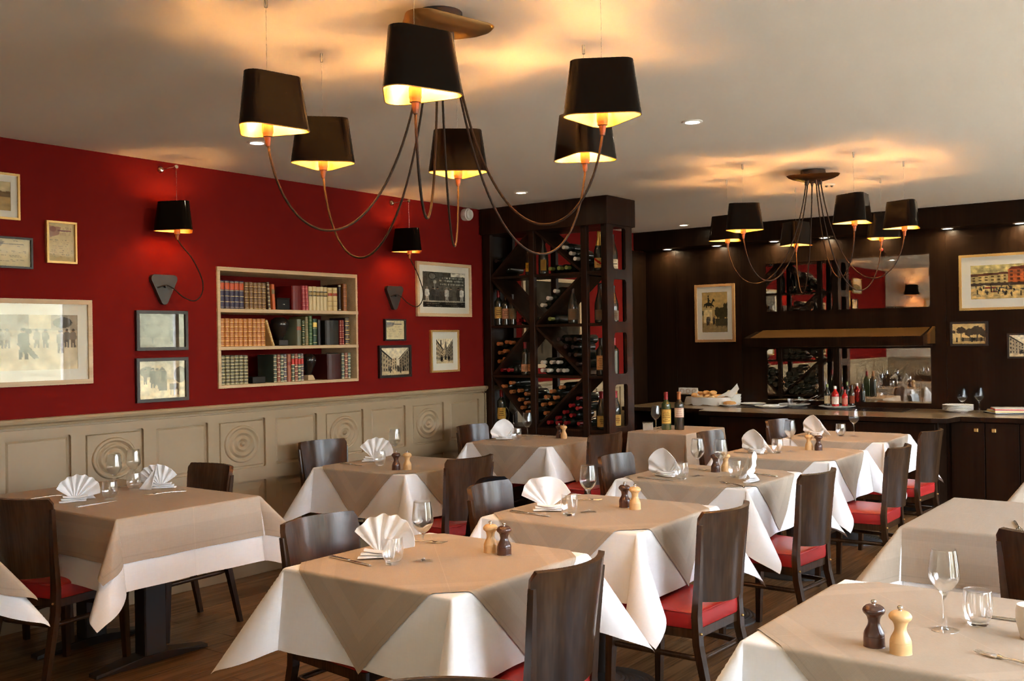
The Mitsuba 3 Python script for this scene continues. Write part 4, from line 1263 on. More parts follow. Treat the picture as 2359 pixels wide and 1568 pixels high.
def cone_curve(f, k, tip):
    """The fold at a cloth corner: unit directions for cloth angles 0..90 degrees, leaving side A tilted by f and ending on side B; k narrows it, tip points it."""
    q = math.tan(f) / math.sqrt(2)
    th = np.linspace(0, 1, 121)

    def curve(R):
        dl = math.asin(min(.999, q / R))
        a = PI - dl - th * (2 * PI - 2 * dl)
        g = q + R * math.cos(dl) + R * np.cos(a)
        l = R * np.sin(a)
        g = g + tip * R * np.clip(np.cos(a), 0, 1) ** 3
        l = np.sign(l) * np.minimum(np.abs(l), q + k * np.maximum(np.abs(l) - q, 0))
        v = np.stack([g, l, -np.ones_like(g)], -1)
        return v / np.linalg.norm(v, axis=1, keepdims=True)

    def length(v):
        return np.arccos(np.clip((v[1:] * v[:-1]).sum(1), -1, 1)).sum()
    lo, hi = q * 1.02, 1.5
    for _ in range(50):
        m = (lo + hi) / 2
        lo, hi = (m, hi) if length(curve(m)) < PI / 2 else (lo, m)
    v = curve(lo)
    s = np.r_[0, np.cumsum(np.arccos(np.clip((v[1:] * v[:-1]).sum(1), -1, 1)))]
    s /= s[-1]
    t = np.linspace(0, 1, 181)
    v = np.stack([np.interp(t, s, v[:, i]) for i in range(3)], -1)
    return v / np.linalg.norm(v, axis=1, keepdims=True)


def drape(X, Y, ax, ay, z, o, st):
    """Maps flat cloth points about a rectangular table (half sizes ax, ay) to the hanging cloth; o: offset outwards; st: style with f, corners, waves."""
    ax, ay, z = ax + o, ay + o, z + o
    X, Y = np.asarray(X, float), np.asarray(Y, float)
    f = st['f']
    rho = .011
    L = rho * PI / 2
    P = np.stack([X, Y, np.full_like(X, z)], -1)
    P[..., 2] += st.get('top', 0) * (meshkit.fbm(np.stack([X * 9 + st['seed'], Y * 9, 0 * X], -1), 2) - .5)

    def run(r, h, e):
        om = np.arccos(np.clip((h * e).sum(-1), -1, 1))[..., None]
        K = np.minimum(r / L, 1)[..., None]
        so = np.sin(om)
        return (L / so) * ((np.cos((1 - K) * om) - np.cos(om)) / om * h + (1 - np.cos(K * om)) / om * e) + np.maximum(r - L, 0)[..., None] * e

    for axis, sgn in ((0, 1), (0, -1), (1, 1), (1, -1)):
        s = sgn * (X if axis == 0 else Y) - (ax if axis == 0 else ay)
        al, lim = (Y, ay) if axis == 0 else (X, ax)
        m = (s > 0) & (np.abs(al) <= lim)
        if not m.any():
            continue
        t = al[m] / lim
        ff = f * (1 - .45 * (1 - t * t)) + st['w'] * np.sin(t * st['wn'] * PI + st['seed'] + axis * 2 + sgn) * (1 - t ** 4) * .6
        n = np.zeros(3)
        n[axis] = sgn
        h = np.broadcast_to(n, (m.sum(), 3))
        e = np.cos(ff)[:, None] * DOWN + np.sin(ff)[:, None] * n
        base = np.zeros((m.sum(), 3))
        base[:, axis] = sgn * (ax if axis == 0 else ay)
        base[:, 1 - axis] = al[m]
        base[:, 2] = z
        P[m] = base + run(s[m], h, e)
    for ci, (sx, sy) in enumerate(((1, 1), (-1, 1), (-1, -1), (1, -1))):
        a, b = sx * X - ax, sy * Y - ay
        m = (a > 0) & (b > 0)
        if not m.any():
            continue
        r = np.hypot(a[m], b[m])
        ph = np.arctan2(b[m], a[m]) / (PI / 2)
        r = r * (1 + st.get('long', .16) * np.sin(PI * ph) ** 2)     # the bias of the weave lets a corner hang longer
        kk, tip, skew = st['corners'][ci]
        cv = cone_curve(f, kk, tip)
        i = np.clip(ph * 180, 0, 180)
        e = np.stack([np.interp(i, np.arange(181), cv[:, j]) for j in range(3)], -1)     # (g, l, z)
        e[:, 1] += skew * np.sin(PI * ph) ** 2 * e[:, 0]
        e[:, :2] *= st.get('sag', .80)          # the fold's own weight
        e /= np.linalg.norm(e, axis=1, keepdims=True)
        G = np.array([sx, sy, 0]) / math.sqrt(2)
        Lt = np.array([sx, -sy, 0]) / math.sqrt(2)
        ev = e[:, :1] * G + e[:, 1:2] * Lt + e[:, 2:] * np.array([0, 0, 1.0])
        hh = np.stack([sx * np.cos(ph * PI / 2), sy * np.sin(ph * PI / 2), 0 * ph], -1)
        # a fold that hangs heavier towards its end
        P[m] = np.array([sx * ax, sy * ay, z]) + run(r, hh, ev)
    return P


def axis_points(a, half, nt, nh):
    """Coordinates along one side of a cloth: sparse on the table, dense on the edge, even in the hanging part."""
    if half <= a:
        return np.linspace(-half, half, nt)
    edge = np.linspace(a - .004, a + .022, 10)
    hang = np.linspace(a + .022, half, nh)[1:]
    top = np.linspace(-(a - .004), a - .004, nt)[1:-1]
    p = np.r_[edge, hang]
    return np.r_[-p[::-1], top, p]


def cloth_square(ax, ay, hx, hy, z, o, st, n=26, nh=26, short=()):
    xs, ys = axis_points(ax + o, hx, n, nh), axis_points(ay + o, hy, n, nh)
    if '+y' in short:       # tucked short on the side towards the wall
        ys = np.r_[ys[ys < ay + .085], ay + .085]
    if '-x' in short:
        xs = np.r_[-ax - .085, xs[xs > -ax - .085]]
    X, Y = np.meshgrid(xs, ys, indexing='ij')
    P = drape(X, Y, ax, ay, z, o, st)
    return gridmesh(P), np.stack([(X / hx + 1) / 2, (Y / hy + 1) / 2], -1).reshape(-1, 2)


def cloth_diamond(ax, ay, S, z, o, st, n=150):
    t = np.linspace(-S / 2, S / 2, n)
    A, B = np.meshgrid(t, t, indexing='ij')
    c = math.sqrt(.5)
    X, Y = c * (A - B), c * (A + B)
    P = drape(X, Y, ax, ay, z, o, st)
    return gridmesh(P), np.stack([A / S + .5, B / S + .5], -1).reshape(-1, 2)


def style(seed, f=7.5, w=.05):
    r = np.random.default_rng(seed)
    return dict(f=R_(f), seed=float(seed), w=w, wn=r.choice([1.5, 2.0, 2.5]), top=.0016, corners=[(r.uniform(.6, 1.0), r.uniform(.0, .25), r.uniform(-.25, .25)) for _ in range(4)])


ZT = .760


def table(name_label, cx, cy, hx, hy, white=.27, taupe=None, diamond=.92, seed=0, z=ZT, base='round', rot=0.0, wl='', tl='', f=7.5, short=()):
    M = mat4(cx, cy, 0, rot)
    k = thing('restaurant_table', name_label, 'table')
    add('tabletop', bx(-hx + .004, hx - .004, -hy + .004, hy - .004, z - .036, z - .003, .003), 'chair_wood', k, M)
    if base == 'round':
        add('column', lathe([(.036, .05), (.036, z - .04)], 24), 'black_metal', k, M, 40)
        pf = [(.0001, .075), (.04, .074), (.06, .052)]
        for i in range(9):
            r = .07 + i * .018
            pf += [(r, .046 - i * .0034), (r + .009, .049 - i * .0034)]
        pf += [(.238, .010), (.24, 0), (.0001, 0)]
        add('foot', lathe(pf, 40), 'cast_iron', k, M, 40)
        add('top_plate', bx(-.15, .15, -.15, .15, z - .046, z - .036), 'black_metal', k, M)
    elif base == 'box':
        add('cabinet', bx(-hx + .03, hx - .03, -hy + .03, hy - .03, .02, z - .036, .004), 'dark_panel', k, M)
    else:
        for s_ in (-1, 1):
            y = s_ * (hy - .33)
            add('column', bx(-.058, .058, y - .045, y + .045, .03, z - .04, .006), 'black_metal', k, M)
            add('foot', hull([(sx * .30, y + sy * .03, zz) for sx in (-1, 1) for sy in (-1, 1) for zz in (0, .016)] + [(sx * .07, y + sy * .055, .046) for sx in (-1, 1) for sy in (-1, 1)]), 'cast_iron', k, M)
    st = style(seed, f)
    if base == 'box':
        st.update(sag=.16, long=0.0)
    if taupe and white:
        st['corners'] = [(.30, b, c * .3) for a, b, c in st['corners']]
    if white:
        m, uv = cloth_square(hx, hy, hx + white, hy + white, z, 0.0, st, short=short)
        t = thing('tablecloth', wl, 'tablecloth')
        scene[t] = {**ply(m, True, uv=uv), 'bsdf': {'type': 'ref', 'id': 'mat_white_cloth'}, 'to_world': T(M)}
    if taupe:
        m, uv = cloth_square(hx, hy, hx + taupe, hy + taupe, z, .0065, {**st, 'sag': st.get('sag', .80) * 1.13}, short=short)
    else:
        m, uv = cloth_diamond(hx, hy, diamond, z, .0035, st)
    t = thing('table_topper', tl, 'tablecloth')
    scene[t] = {**ply(m, True, uv=uv), 'bsdf': {'type': 'ref', 'id': 'mat_taupe_cloth'}, 'to_world': T(M)}


TB = [('T1', 2.605, 2.265, 'square table nearest the middle of the photo'), ('T2', 3.735, 2.315, 'second square table of the middle row, behind the nearest'), ('T3', 5.005, 2.42, 'third square table of the middle row, laid for two facing each other'),
      ('T4', 6.235, 2.445, 'fourth square table of the middle row'), ('T5', 7.46, 2.50, 'last square table of the middle row, by the counter'),
      ('TW1', 4.535, 4.245, 'square table at the wainscot before the bookshelf'), ('TW2', 6.12, 4.375, 'square table in front of the wine rack')]
HALF = {'T1': .358, 'T2': .365, 'T3': .362, 'T4': .362, 'T5': .355, 'TW1': .36, 'TW2': .348}
for i, (nm, x, y, d) in enumerate(TB):
    table(d, x, y, HALF[nm], HALF[nm], white=.272, seed=11 + i * 3, diamond=.925 if nm != 'T3' else .90, rot=R_([0, 1.5, 1, 1, 2, 1, 1][i]), wl='white undercloth, ' + d, tl='diagonal taupe overcloth, ' + d)
table('long table by the wainscot at the left of the photo', 2.835, 4.545, .372, .585, short=('+y',), white=.312, taupe=.205, seed=41, base='bars', f=9, wl='white tablecloth under the taupe one on the long left table', tl='taupe overcloth hanging straight on the long left table')
table('square table with pepper mills at the bottom right corner', 2.70, .665, .372, .372, white=.29, seed=52, diamond=.93, wl='white tablecloth on the bottom right table with the pepper mills', tl='taupe overcloth on the bottom right table with the pepper mills')
table('long table at the right edge behind the bottom right one', 4.43, .54, .40, .59, white=.33, taupe=.22, seed=61, base='bars', f=9, wl='white tablecloth peeping out below the right edge table', tl='taupe overcloth hanging straight on the right edge table')
table('table far right, only a corner of its cloth in view', 6.12, .62, .36, .36, white=.30, taupe=.24, seed=70, wl='white tablecloth of the table cut by the far right edge', tl='taupe overcloth corner at the far right edge of the photo')
table('table at the far left edge before the cream wall', 1.53, 4.56, .345, .58, short=('+y', '-x'), white=.265, taupe=.205, seed=77, base='bars', wl='white tablecloth of the table cut by the left edge', tl='taupe overcloth of the table cut by the left edge')
table('small serving table beside the wine rack', 7.16, 3.735, .32, .235, white=0, taupe=.52, seed=83, z=.78, base='box', f=2.0, tl='taupe cloth hanging low on the serving table by the rack')

# ------------------------------------------------------------------ chairs
def chair_kit():
    kit = []
    U, V = np.meshgrid(np.linspace(-1, 1, 25), np.linspace(0, 1, 15), indexing='ij')

    def pan(u, v):
        w = .168 + .028 * v
        z = .505 + .340 * v - .012 * (1 - u * u) * (1 - v)
        y = -.192 - .036 * v ** 1.3 - .070 * (1 - u * u)
        return np.stack([u * w, y, z], -1)
    # rounded top corners: squeeze the rows near the top
    cr = np.clip((V - .90) / .10, 0, 1)
    Uc = U * (1 - .075 * (1 - np.sqrt(np.clip(1 - cr ** 2, 0, 1))))
    P = pan(Uc, V)
    kit.append(('backrest', ply(slab(P, .020), 40), 'chair_wood'))
    seat_o = Polygon([(-.155, -.175), (.155, -.175), (.200, .205), (-.200, .205)]).buffer(.022, quad_segs=5)
    pts = np.array([seat_o.exterior.interpolate(t, normalized=True).coords[0] for t in np.arange(64) / 64])
    c0 = pts.mean(0)
    rg = []
    for s_, z in ((.90, .398), (.985, .400), (1.0, .408), (1.005, .43), (1.0, .455), (.985, .464), (.95, .470), (.80, .476), (.5, .480), (.02, .481)):
        rg.append(ring3((pts - c0) * s_ + c0, z))
    kit.append(('seat', ply(loft(rg), 50), 'red_vinyl'))
    kit.append(('seat__piping', ply(tube(ring3((pts - c0) * 1.0 + c0, .461), .0028, 5, True), True), 'red_vinyl'))
    fr = extr(seat_o.buffer(-.004).difference(seat_o.buffer(-.035)), .034)
    fr.apply_translation([0, 0, .364])
    kit.append(('seat_frame', ply(fr), 'chair_wood'))
    n = 0
    for s_ in (-1, 1):
        sx = []
        for (x, y, z, a, b) in ((.184, -.222, .800, .008, .010), (.170, -.203, .60, .013, .012), (.166, -.190, .45, .017, .014), (.166, -.195, .34, .017, .015), (.175, -.272, 0, .013, .012)):
            sx.append(np.array([(s_ * x + i * a, y + j * b, z) for i in (-1, 1) for j in (-1, 1)]))
        leg = cat([hull(np.vstack([p, q])) for p, q in zip(sx, sx[1:])])
        kit.append((f'rear_leg{"_001" if n else ""}', ply(leg, 20), 'chair_wood'))
        fl_ = hull([(s_ * .183 + i * .019, .185 + j * .017, .366) for i in (-1, 1) for j in (-1, 1)] + [(s_ * .190 + i * .0125, .200 + j * .0125, 0) for i in (-1, 1) for j in (-1, 1)])
        kit.append((f'front_leg{"_001" if n else ""}', ply(fl_), 'chair_wood'))
        b = mv(trimesh.creation.icosphere(1, radius=.0055), s_ * .168, -.2105, .385)
        kit.append((f'screw{"_001" if n else ""}', ply(b, True), 'brass'))
        n = 1
    rp = Polygon([(-.125, -.165), (.125, -.165), (.145, .17), (-.145, .17)]).buffer(.03, quad_segs=8)
    pts = np.array([rp.exterior.interpolate(t, normalized=True).coords[0] for t in np.arange(60) / 60])
    kit.append(('ring_stretcher', ply(tube(ring3(pts, .285), .0115, 8, True), True), 'chair_wood'))
    return kit


CK = chair_kit()
G = 'dark bentwood dining chairs with red seats'
CH = [(2.505, 1.895, 0, 'dark chair with its back to the camera at the nearest middle table'), (3.655, 1.925, -3, 'dark chair with red seat, back to the window at the second middle table'), (4.850, 1.990, -5, 'dark chair with red seat on the near side of the third middle table'),
      (6.160, 1.990, 0, 'dark chair with red seat on the near side of the fourth middle table'), (7.310, 2.090, -5, 'dark chair with red seat on the near side of the last middle table'),
      (4.494, 3.870, -6, 'dark chair on the near side of the table before the bookshelf'), (6.09, 3.945, -6, 'dark chair on the near side of the table by the wine rack'),
      (2.625, 2.648, 180, 'shiny dark chair behind the napkin of the nearest middle table'), (3.685, 2.640, 188, 'shiny dark chair with a black coat, behind the second middle table'), (4.940, 2.735, 181, 'dark chair facing the window behind the third middle table'),
      (6.485, 2.90, 180, 'dark chair behind the fourth middle table, beside the serving table'), (7.64, 2.885, 176, 'dark chair between the last middle table and the counter'),
      (4.700, 4.925, 170, 'dark chair against the wainscot at the table before the bookshelf'), (6.19, 4.79, 180, 'dark chair beside the wine rack and the wainscot'),
      (3.252, 4.675, 90, 'dark chair on the far side of the long left table'), (2.500, 4.475, -76, 'dark chair with its back to the left edge of the photo, at the long table'), (2.50, 4.955, -86, 'dark chair half hidden behind the leftmost chair'),
      (3.945, .552, -90, 'dark chair cut by the right edge at the right edge table'), (1.27, 1.13, 127, 'chair of which only the top edge shows at the bottom of the photo')]
for x, y, a, lab in CH:
    place(CK, 'dining_chair', mat4(x, y, 0, R_(a)), lab, 'chair', G)
# the coat
U, V = np.meshgrid(np.linspace(-1, 1, 24), np.linspace(0, 1, 20), indexing='ij')
cy_ = .235 + .03 * V - .05 * U ** 2 * .2 + .05 * (1 - V) * 0
coat = np.stack([U * (.165 + .02 * np.sin(V * 3)) + .0, .262 + .014 * np.sin(U * 5 + V * 3) + .02 * (1 - V) + 0 * V, .47 + .345 * V - .02 * np.abs(U) ** 3 * V - .03 * np.clip(np.abs(U) - .8, 0, 1)], -1)
k = add('coat', slab(coat, .03), 'black_cloth', M=mat4(3.685 + .19, 2.640 + .088, .03, R_(8)), smooth=60)
tag(k, 'black coat hanging behind the chair of the second middle table', 'coat')

# ------------------------------------------------------------------ things on the tables
wb = smooth_prof([(.0048, .090), (.013, .099), (.029, .116), (.0372, .134), (.0372, .15), (.033, .185), (.0295, .207)], 4)
ws = [(.0001, .0026), (.010, .0030), (.0065, .008), (.0046, .018), (.0040, .035), (.0040, .072), (.0046, .084), (.0062, .0905), (.0045, .0945), (.0001, .095)]
wf = [(.009, .0032), (.022, .0018), (.0335, .0009), (.0340, .0003)]
circ = lambda r, z, n=36: [(r * math.cos(a), r * math.sin(a), z) for a in np.arange(n) * 2 * PI / n]
wbi = smooth_prof([(.0287, .2073), (.0322, .185), (.0364, .15), (.0364, .135), (.0282, .118), (.012, .1015), (.0001, .097)], 4)
wso = smooth_prof([(.0040, .035), (.0040, .072), (.0046, .084), (.0062, .0905)], 3)
WG = [('bowl', ply(lathe(np.vstack([[(.0001, .0026), (.010, .0030), (.0065, .008), (.0046, .018)], wso, wb[3:], wbi]), 36), 40), 'glass'), ('foot', ply(lathe(wf, 36), True), 'thin_glass'), ('foot_rim', ply(tube(circ(.0337, .0009), .0009, 5, True), True), 'glass')]
tb = smooth_prof([(.0258, .009), (.031, .018), (.0358, .038), (.0366, .052), (.0355, .070), (.0335, .088)], 4)
tbi = smooth_prof([(.0232, .0115), (.0296, .0195), (.0344, .038), (.0353, .052), (.0343, .070), (.0323, .088)], 4)
tbase = smooth_prof([(.0001, .0005), (.0205, .0005), (.0235, .003), (.0255, .0085), (.0236, .0112), (.0180, .0100), (.0001, .0085)], 3)
TG = [('body', ply(lathe(tb, 40), True), 'thin_glass'), ('inner_wall', ply(lathe(tbi, 40), True), 'thin_glass'), ('rim', ply(tube(circ(.0329, .088), .0011, 6, True), True), 'glass'), ('base', ply(lathe(tbase, 32), 50), 'glass')]
mb_ = smooth_prof([(.0001, 0), (.0235, 0), (.0245, .002), (.0245, .022), (.0235, .0245), (.0243, .026), (.0225, .034), (.0155, .048), (.0135, .058), (.0165, .070), (.0205, .0755)], 4)
mh_ = smooth_prof([(.0205, .0756), (.0235, .078), (.0258, .083), (.0245, .089), (.0185, .095), (.0100, .0975), (.0001, .098)], 4)
MILLP = [('body', ply(lathe(mb_, 32), 50)), ('head', ply(lathe(mh_, 32), 50)), ('knob', ply(lathe(smooth_prof([(.0001, .097), (.004, .0975), (.0035, .1005), (.006, .103), (.0062, .106), (.004, .109), (.0001, .1095)], 3), 16), 50))]
MILLD = [(n_, p, m) for (n_, p), m in zip(MILLP, ('dark_mill', 'dark_mill', 'steel'))]
MILLL = [(n_, p, m) for (n_, p), m in zip(MILLP, ('light_mill', 'light_mill', 'steel'))]
# cutlery, along +x from the handle's end
kh = hull([(x, y, z) for x, w_ in ((0, .0075), (.1, .006)) for y in (-w_, w_) for z in (.001, .006)])
kb = hull([(.1, -.005, .002), (.1, .005, .002), (.1, -.005, .005), (.1, .005, .005), (.215, -.006, .002), (.22, .004, .002), (.205, .009, .002), (.215, -.006, .0035), (.205, .009, .0025), (.12, .0095, .0028)])
KN = [('handle', ply(kh), 'steel'), ('blade', ply(kb), 'steel')]
fh = tube([(0, 0, .003), (.05, 0, .005), (.11, 0, .006), (.135, 0, .004), (.15, 0, .004)], [.005, .0045, .003, .003, .006], 8)
ft = cat([bx(.148, .165, -.011, .011, .002, .005, .001)] + [tube([(.163, q * .0065, .0035), (.185, q * .0062, .002), (.205, q * .0058, .006)], [.0018, .0016, .0008], 6) for q in (-1.5, -.5, .5, 1.5)])
FK = [('handle', ply(fh, True), 'steel'), ('tines', ply(ft), 'steel')]


def napkin_kit(seed, spread=1.15, R=.118, flap=False, np_=6, taper=0.0):
    """A napkin pleated as a fan: soft pleats from a pinched foot, the foot's folds lying in front."""
    m = np_ * 10
    t = np.linspace(-1, 1, m + 1)
    rad = np.r_[0.008, .02, .04, .06, .08, .1, .92, 1.0]
    rad[1:6] = np.linspace(.16, .84, 5)
    rad[1:] *= R
    rad[0] = .008
    TT, RR = np.meshgrid(t, rad)
    q = RR / R
    w = np.sin((TT + .22 * np.sin(TT * 2.6 + seed)) * np_ * PI + seed) * (.62 + .38 * np.sin(TT * 3.1 + seed * 3))
    th = (TT + .16 * np.sin(TT * 2.2 + seed * 2)) * spread + .34 * np.sin(seed * 1.7) + .03 * np.sin(TT * 5 + seed * 2) * q
    rr = RR * (1 + .022 * w * q ** 3 + .10 * np.sin(TT * 2.3 + seed) * q ** 2 - .05 * np.abs(TT) ** 3 - taper * np.abs(TT))
    y = .0098 * q ** .75 * w + .018 * q ** 2 * (np.cos(TT * 2 + seed)) - .016 * q
    P = np.stack([rr * np.sin(th), y, .010 + rr * np.cos(th)], -1)
    P[..., 2] = np.maximum(P[..., 2], .004 + .010 * q)
    kit = [('fan', ply(slab(P, .0022), 60), 'napkin')]
    st = []
    for i in range(3):
        w_, d_ = .060 - .003 * i, .020 - .001 * i
        U, V = np.meshgrid(np.linspace(-1, 1, 14), np.linspace(0, 2 * PI, 13), indexing='ij')
        bend = .010 * np.sin(U * 2.2 + seed + i) + .006 * U ** 2
        S = np.stack([U * w_ + .006 * i - .01, -.020 + bend + d_ * np.cos(V), .0055 + i * .0085 + .0048 * np.sin(V) + .003 * U ** 2 * i], -1)
        g = gridmesh(S)
        cap = [hull(S[k_]) if False else None for k_ in (0, -1)]
        ends = [trimesh.Trimesh(np.vstack([S[k_], S[k_].mean(0)]), [(a, (a + 1) % 13, 13) for a in range(13)], process=False) for k_ in (0, -1)]
        st += [g, *ends]
    kit.append(('folded_base', ply(cat(st), 50), 'napkin'))
    if flap:
        U, V = np.meshgrid(np.linspace(0, 1, 10), np.linspace(0, 1, 10), indexing='ij')
        a, b, c = np.array([.012, .004, .128]), np.array([.098, .035, .004]), np.array([.030, .060, .004])
        F = a + (b - a) * V[..., None] + ((c - b) * (U * V)[..., None])
        F[..., 1] -= .012 * np.sin(V * PI) * np.sin(U * PI)
        kit.append(('support_flap', ply(slab(F, .0020), 40), 'napkin'))
    return kit


NK = [napkin_kit(1, 1.12, .136, False, 5), napkin_kit(2.2, 1.05, .138, False, 4), napkin_kit(3.4, 1.25, .150, True, 6, .42), napkin_kit(.6, 1.1, .118, True, 6)]
TZ = ZT + .0042


def on(kit, nm, x, y, lab, cat_, a=0.0, z=TZ, group=None, s=1.0):
    return place(kit, nm, mat4(x, y, z, a, s=s), lab, cat_, group)


def cut(kit, nm, p, q, lab, cat_, z=TZ):
    a = math.atan2(q[1] - p[1], q[0] - p[0])
    return place(kit, nm, mat4(p[0], p[1], z, a), lab, cat_)


W = {'T1': 'nearest middle table', 'T2': 'second middle table', 'T3': 'third middle table', 'T4': 'fourth middle table', 'T5': 'last middle table', 'TW1': 'table before the bookshelf', 'TW2': 'table by the wine rack', 'TL': 'long left table', 'TR1': 'bottom right table'}
IT = {'T1': {'nap': (2.515, 2.455, 0, -55), 'tum': (2.463, 2.345), 'wine': (2.55, 2.288), 'kn': ((2.425, 2.600), (2.398, 2.380)), 'fo': ((2.735, 2.600), (2.83, 2.41)), 'light': (2.789, 2.186), 'dark': (2.787, 2.125)},
      'T2': {'nap': (3.610, 2.505, 1, -50), 'tum': (3.556, 2.364), 'wine': (3.661, 2.336), 'kn': ((3.500, 2.630), (3.480, 2.405)), 'fo': ((3.86, 2.63), (3.96, 2.46)), 'dark': (3.858, 2.273), 'light': (3.832, 2.206)},
      'T3': {'nap': (4.845, 2.585, 2, -95), 'tum': (4.774, 2.465), 'wine': (4.922, 2.446), 'kn': ((4.706, 2.690), (4.692, 2.466)), 'fo': ((5.12, 2.70), (5.18, 2.50)), 'light': (5.18, 2.406), 'dark': (5.134, 2.445)},
      'T4': {'nap': (6.10, 2.61, 2, -105), 'tum': (6.163, 2.505), 'wine': (6.276, 2.465), 'light': (6.429, 2.40), 'dark': (6.431, 2.338), 'kn': ((6.052, 2.75), (6.056, 2.53))},
      'T5': {'nap': (7.40, 2.70, 2, -110), 'tum': (7.431, 2.532), 'wine': (7.442, 2.437), 'kn': ((7.28, 2.80), (7.27, 2.58))},
      'TW1': {'nap': (4.545, 4.475, 0, -55), 'tum': (4.396, 4.281), 'wine': (4.621, 4.369), 'kn': ((4.354, 4.572), (4.331, 4.351)), 'dark': (4.310, 4.066), 'light': (4.345, 4.01)},
      'TW2': {'nap': (6.065, 4.60, 2, -45), 'tum': (6.04, 4.475), 'wine': (6.115, 4.43), 'kn': ((5.963, 4.70), (5.975, 4.48)), 'fo': ((6.32, 4.63), (6.40, 4.45)), 'dark': (6.345, 4.30), 'light': (6.317, 4.239)},
      'TL': {'nap': (2.630, 4.585, 3, -25), 'tum': (2.759, 4.495), 'wine': (2.880, 4.650), 'kn': ((2.535, 4.400), (2.755, 4.425)), 'fo': ((2.55, 4.84), (2.75, 4.82))},
      'TR1': {'dark': (2.436, .758), 'light': (2.415, .691), 'wine': (2.661, .654), 'tum': (2.754, .597), 'fo': ((2.44, .36), (2.517, .555)), 'kn': ((2.843, .40), (2.845, .60))}}
for t, d in IT.items():
    w = W[t]
    if 'nap' in d:
        x, y, i, a = d['nap']
        on(NK[i], 'fan_napkin', x, y, f'white napkin folded as a fan on the {w}' + (', left of two' if t == 'TL' else ', left of two' if t == 'T3' else ''), 'napkin', R_(a), s=1.0 if t not in ('T3', 'T4', 'T5') else .98)
    if 'tum' in d:
        on(TG, 'water_tumbler', *d['tum'], f'round clear water tumbler on the {w}' + (', left of two' if t in ('TL', 'T3') else ''), 'glass')
    if 'wine' in d:
        on(WG, 'wine_glass', *d['wine'], f'clear stemmed wine glass on the {w}' + (', left of two' if t in ('TL', 'T3') else ''), 'glass', s=.97)
    if 'dark' in d:
        on(MILLD, 'pepper_mill', *d['dark'], f'dark brown wooden pepper mill on the {w}', 'pepper mill', rng.uniform(0, 6))
    if 'light' in d:
        on(MILLL, 'salt_mill', *d['light'], f'pale wooden salt mill on the {w}', 'salt mill', rng.uniform(0, 6))
    if 'kn' in d:
        cut(KN, 'table_knife', *d['kn'], f'steel table knife lying on the {w}', 'knife')
    if 'fo' in d:
        cut(FK, 'table_fork', *d['fo'], f'steel fork lying on the {w}', 'fork')
# second settings
on(NK[2], 'fan_napkin', 4.872, 2.135, 'white napkin folded as a fan on the third middle table, right of two', 'napkin', R_(10))
on(WG, 'wine_glass', 4.936, 2.320, 'clear stemmed wine glass on the third middle table, right of two', 'glass', s=.97)
on(TG, 'water_tumbler', 4.99, 2.265, 'round clear water tumbler on the third middle table, right of two', 'glass')
cut(FK, 'table_fork', (4.66, 2.07), (4.78, 2.26), 'steel fork before the right napkin of the third middle table', 'fork')
cut(KN, 'table_knife', (5.10, 2.08), (5.17, 2.28), 'steel knife behind the right napkin of the third middle table', 'knife')
on(NK[3], 'fan_napkin', 3.110, 4.60, 'white pointed napkin fan on the long left table, right of two', 'napkin', R_(130))
on(TG, 'water_tumbler', 3.010, 4.684, 'round clear water tumbler on the long left table, right of two', 'glass')
on(WG, 'wine_glass', 3.06, 4.76, 'clear stemmed wine glass on the long left table, right of two', 'glass', s=.97)
cut(FK, 'table_fork', (3.12, 4.40), (2.95, 4.45), 'steel fork before the right napkin of the long left table', 'fork')
cut(KN, 'table_knife', (3.19, 4.86), (2.98, 4.84), 'steel knife behind the right napkin of the long left table', 'knife')
cut(FK, 'table_fork', (4.33, .80), (4.14, .745), 'steel fork on the right edge table behind the chair', 'fork')
k = thing('candle_cup', 'pale round cup cut by the right edge on the bottom right table', 'cup')
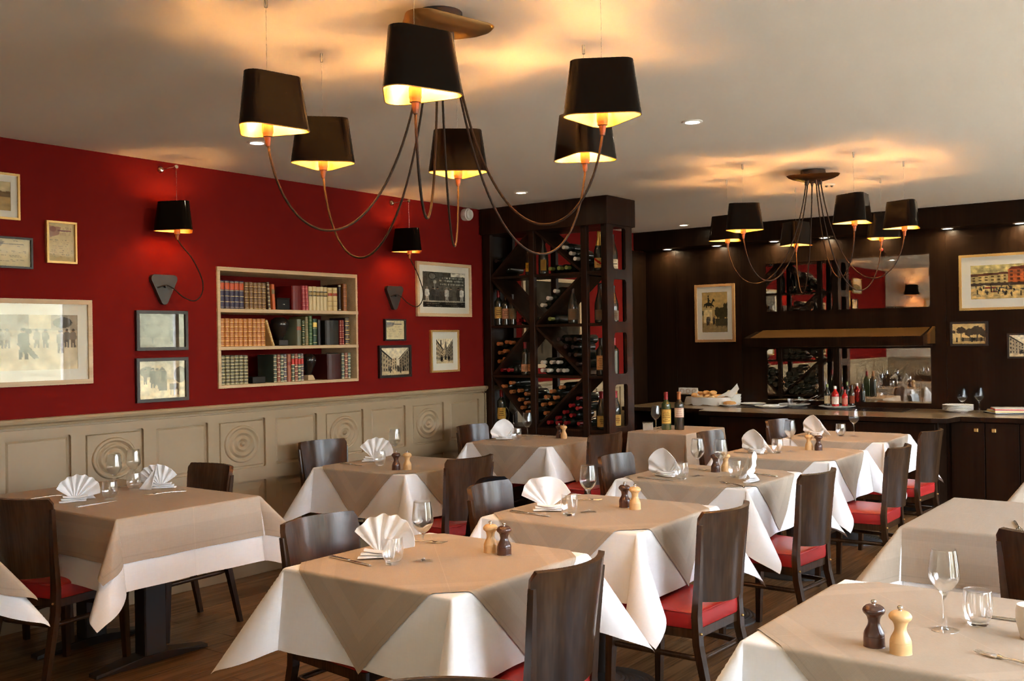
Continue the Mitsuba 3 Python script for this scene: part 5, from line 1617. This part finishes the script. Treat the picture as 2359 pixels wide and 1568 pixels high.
add('bowl', lathe(smooth_prof([(.0001, 0), (.024, 0), (.03, .01), (.038, .05), (.036, .078), (.033, .078), (.033, .05), (.02, .012), (.0001, .01)], 3), 32), 'capsule_cream', k, mat4(2.70, .462, TZ), 40)
# far left table and serving table
on(NK[1], 'fan_napkin', 1.44, 4.30, 'white napkin fan on the far left table, seen in the mirror, near one', 'napkin', R_(200))
on(NK[0], 'fan_napkin', 1.66, 4.32, 'white napkin fan on the far left table, seen in the mirror, wall side one', 'napkin', R_(20))
on(WG, 'wine_glass', 1.52, 4.62, 'clear wine glass on the far left table, seen in the mirror', 'glass', s=.97)
on(WG, 'wine_glass', 1.62, 4.52, 'second clear wine glass on the far left table, seen in the mirror', 'glass', s=.97)
SZ_ = .7842
bottle(7.092, 3.790, SZ_, 'bordeaux', 'green wine bottle with a cream label on the serving table', 'capsule_red', (206, 172, 96), (110, 80, 40), 'bottle_green', (.05, .165), math.atan2(-3.8, -7.1), lines=6, half=1.3)
bottle(7.140, 3.702, SZ_, 'bordeaux', 'dark wine bottle with a small white label on the serving table', 'capsule_orange', (206, 190, 172), (130, 60, 60), 'bottle_dark', (.10, .175), math.atan2(-3.7, -7.1), lines=4, half=1.2)
on(WG, 'wine_glass', 6.94, 3.80, 'clear wine glass left of the bottles on the serving table', 'glass', z=SZ_, s=.97)
k = thing('metal_box', 'small metal box at the back of the serving table by the rack', 'box')
add('body', bx(-.05, .05, -.04, .04, 0, .055, .003), 'steel', k, mat4(7.02, 3.915, SZ_, .5))
add('lid', bx(-.051, .051, -.041, .041, .055, .062, .002), 'steel', k, mat4(7.02, 3.915, SZ_, .5))
cut(KN, 'table_knife', (7.30, 3.93), (7.12, 3.90), 'dark-handled knife lying on the serving table', 'knife', SZ_)
on(WG, 'wine_glass', 9.13, 2.075, 'wine glass in front of the plate stack on the counter', 'glass', z=KZ)
on(WG, 'wine_glass', 9.33, 1.985, 'wine glass right of the plate stack on the counter', 'glass', z=KZ)
on(WG, 'wine_glass', 6.86, 5.11, 'wine glass standing in the bottom left cell of the rack', 'glass', z=.7905)
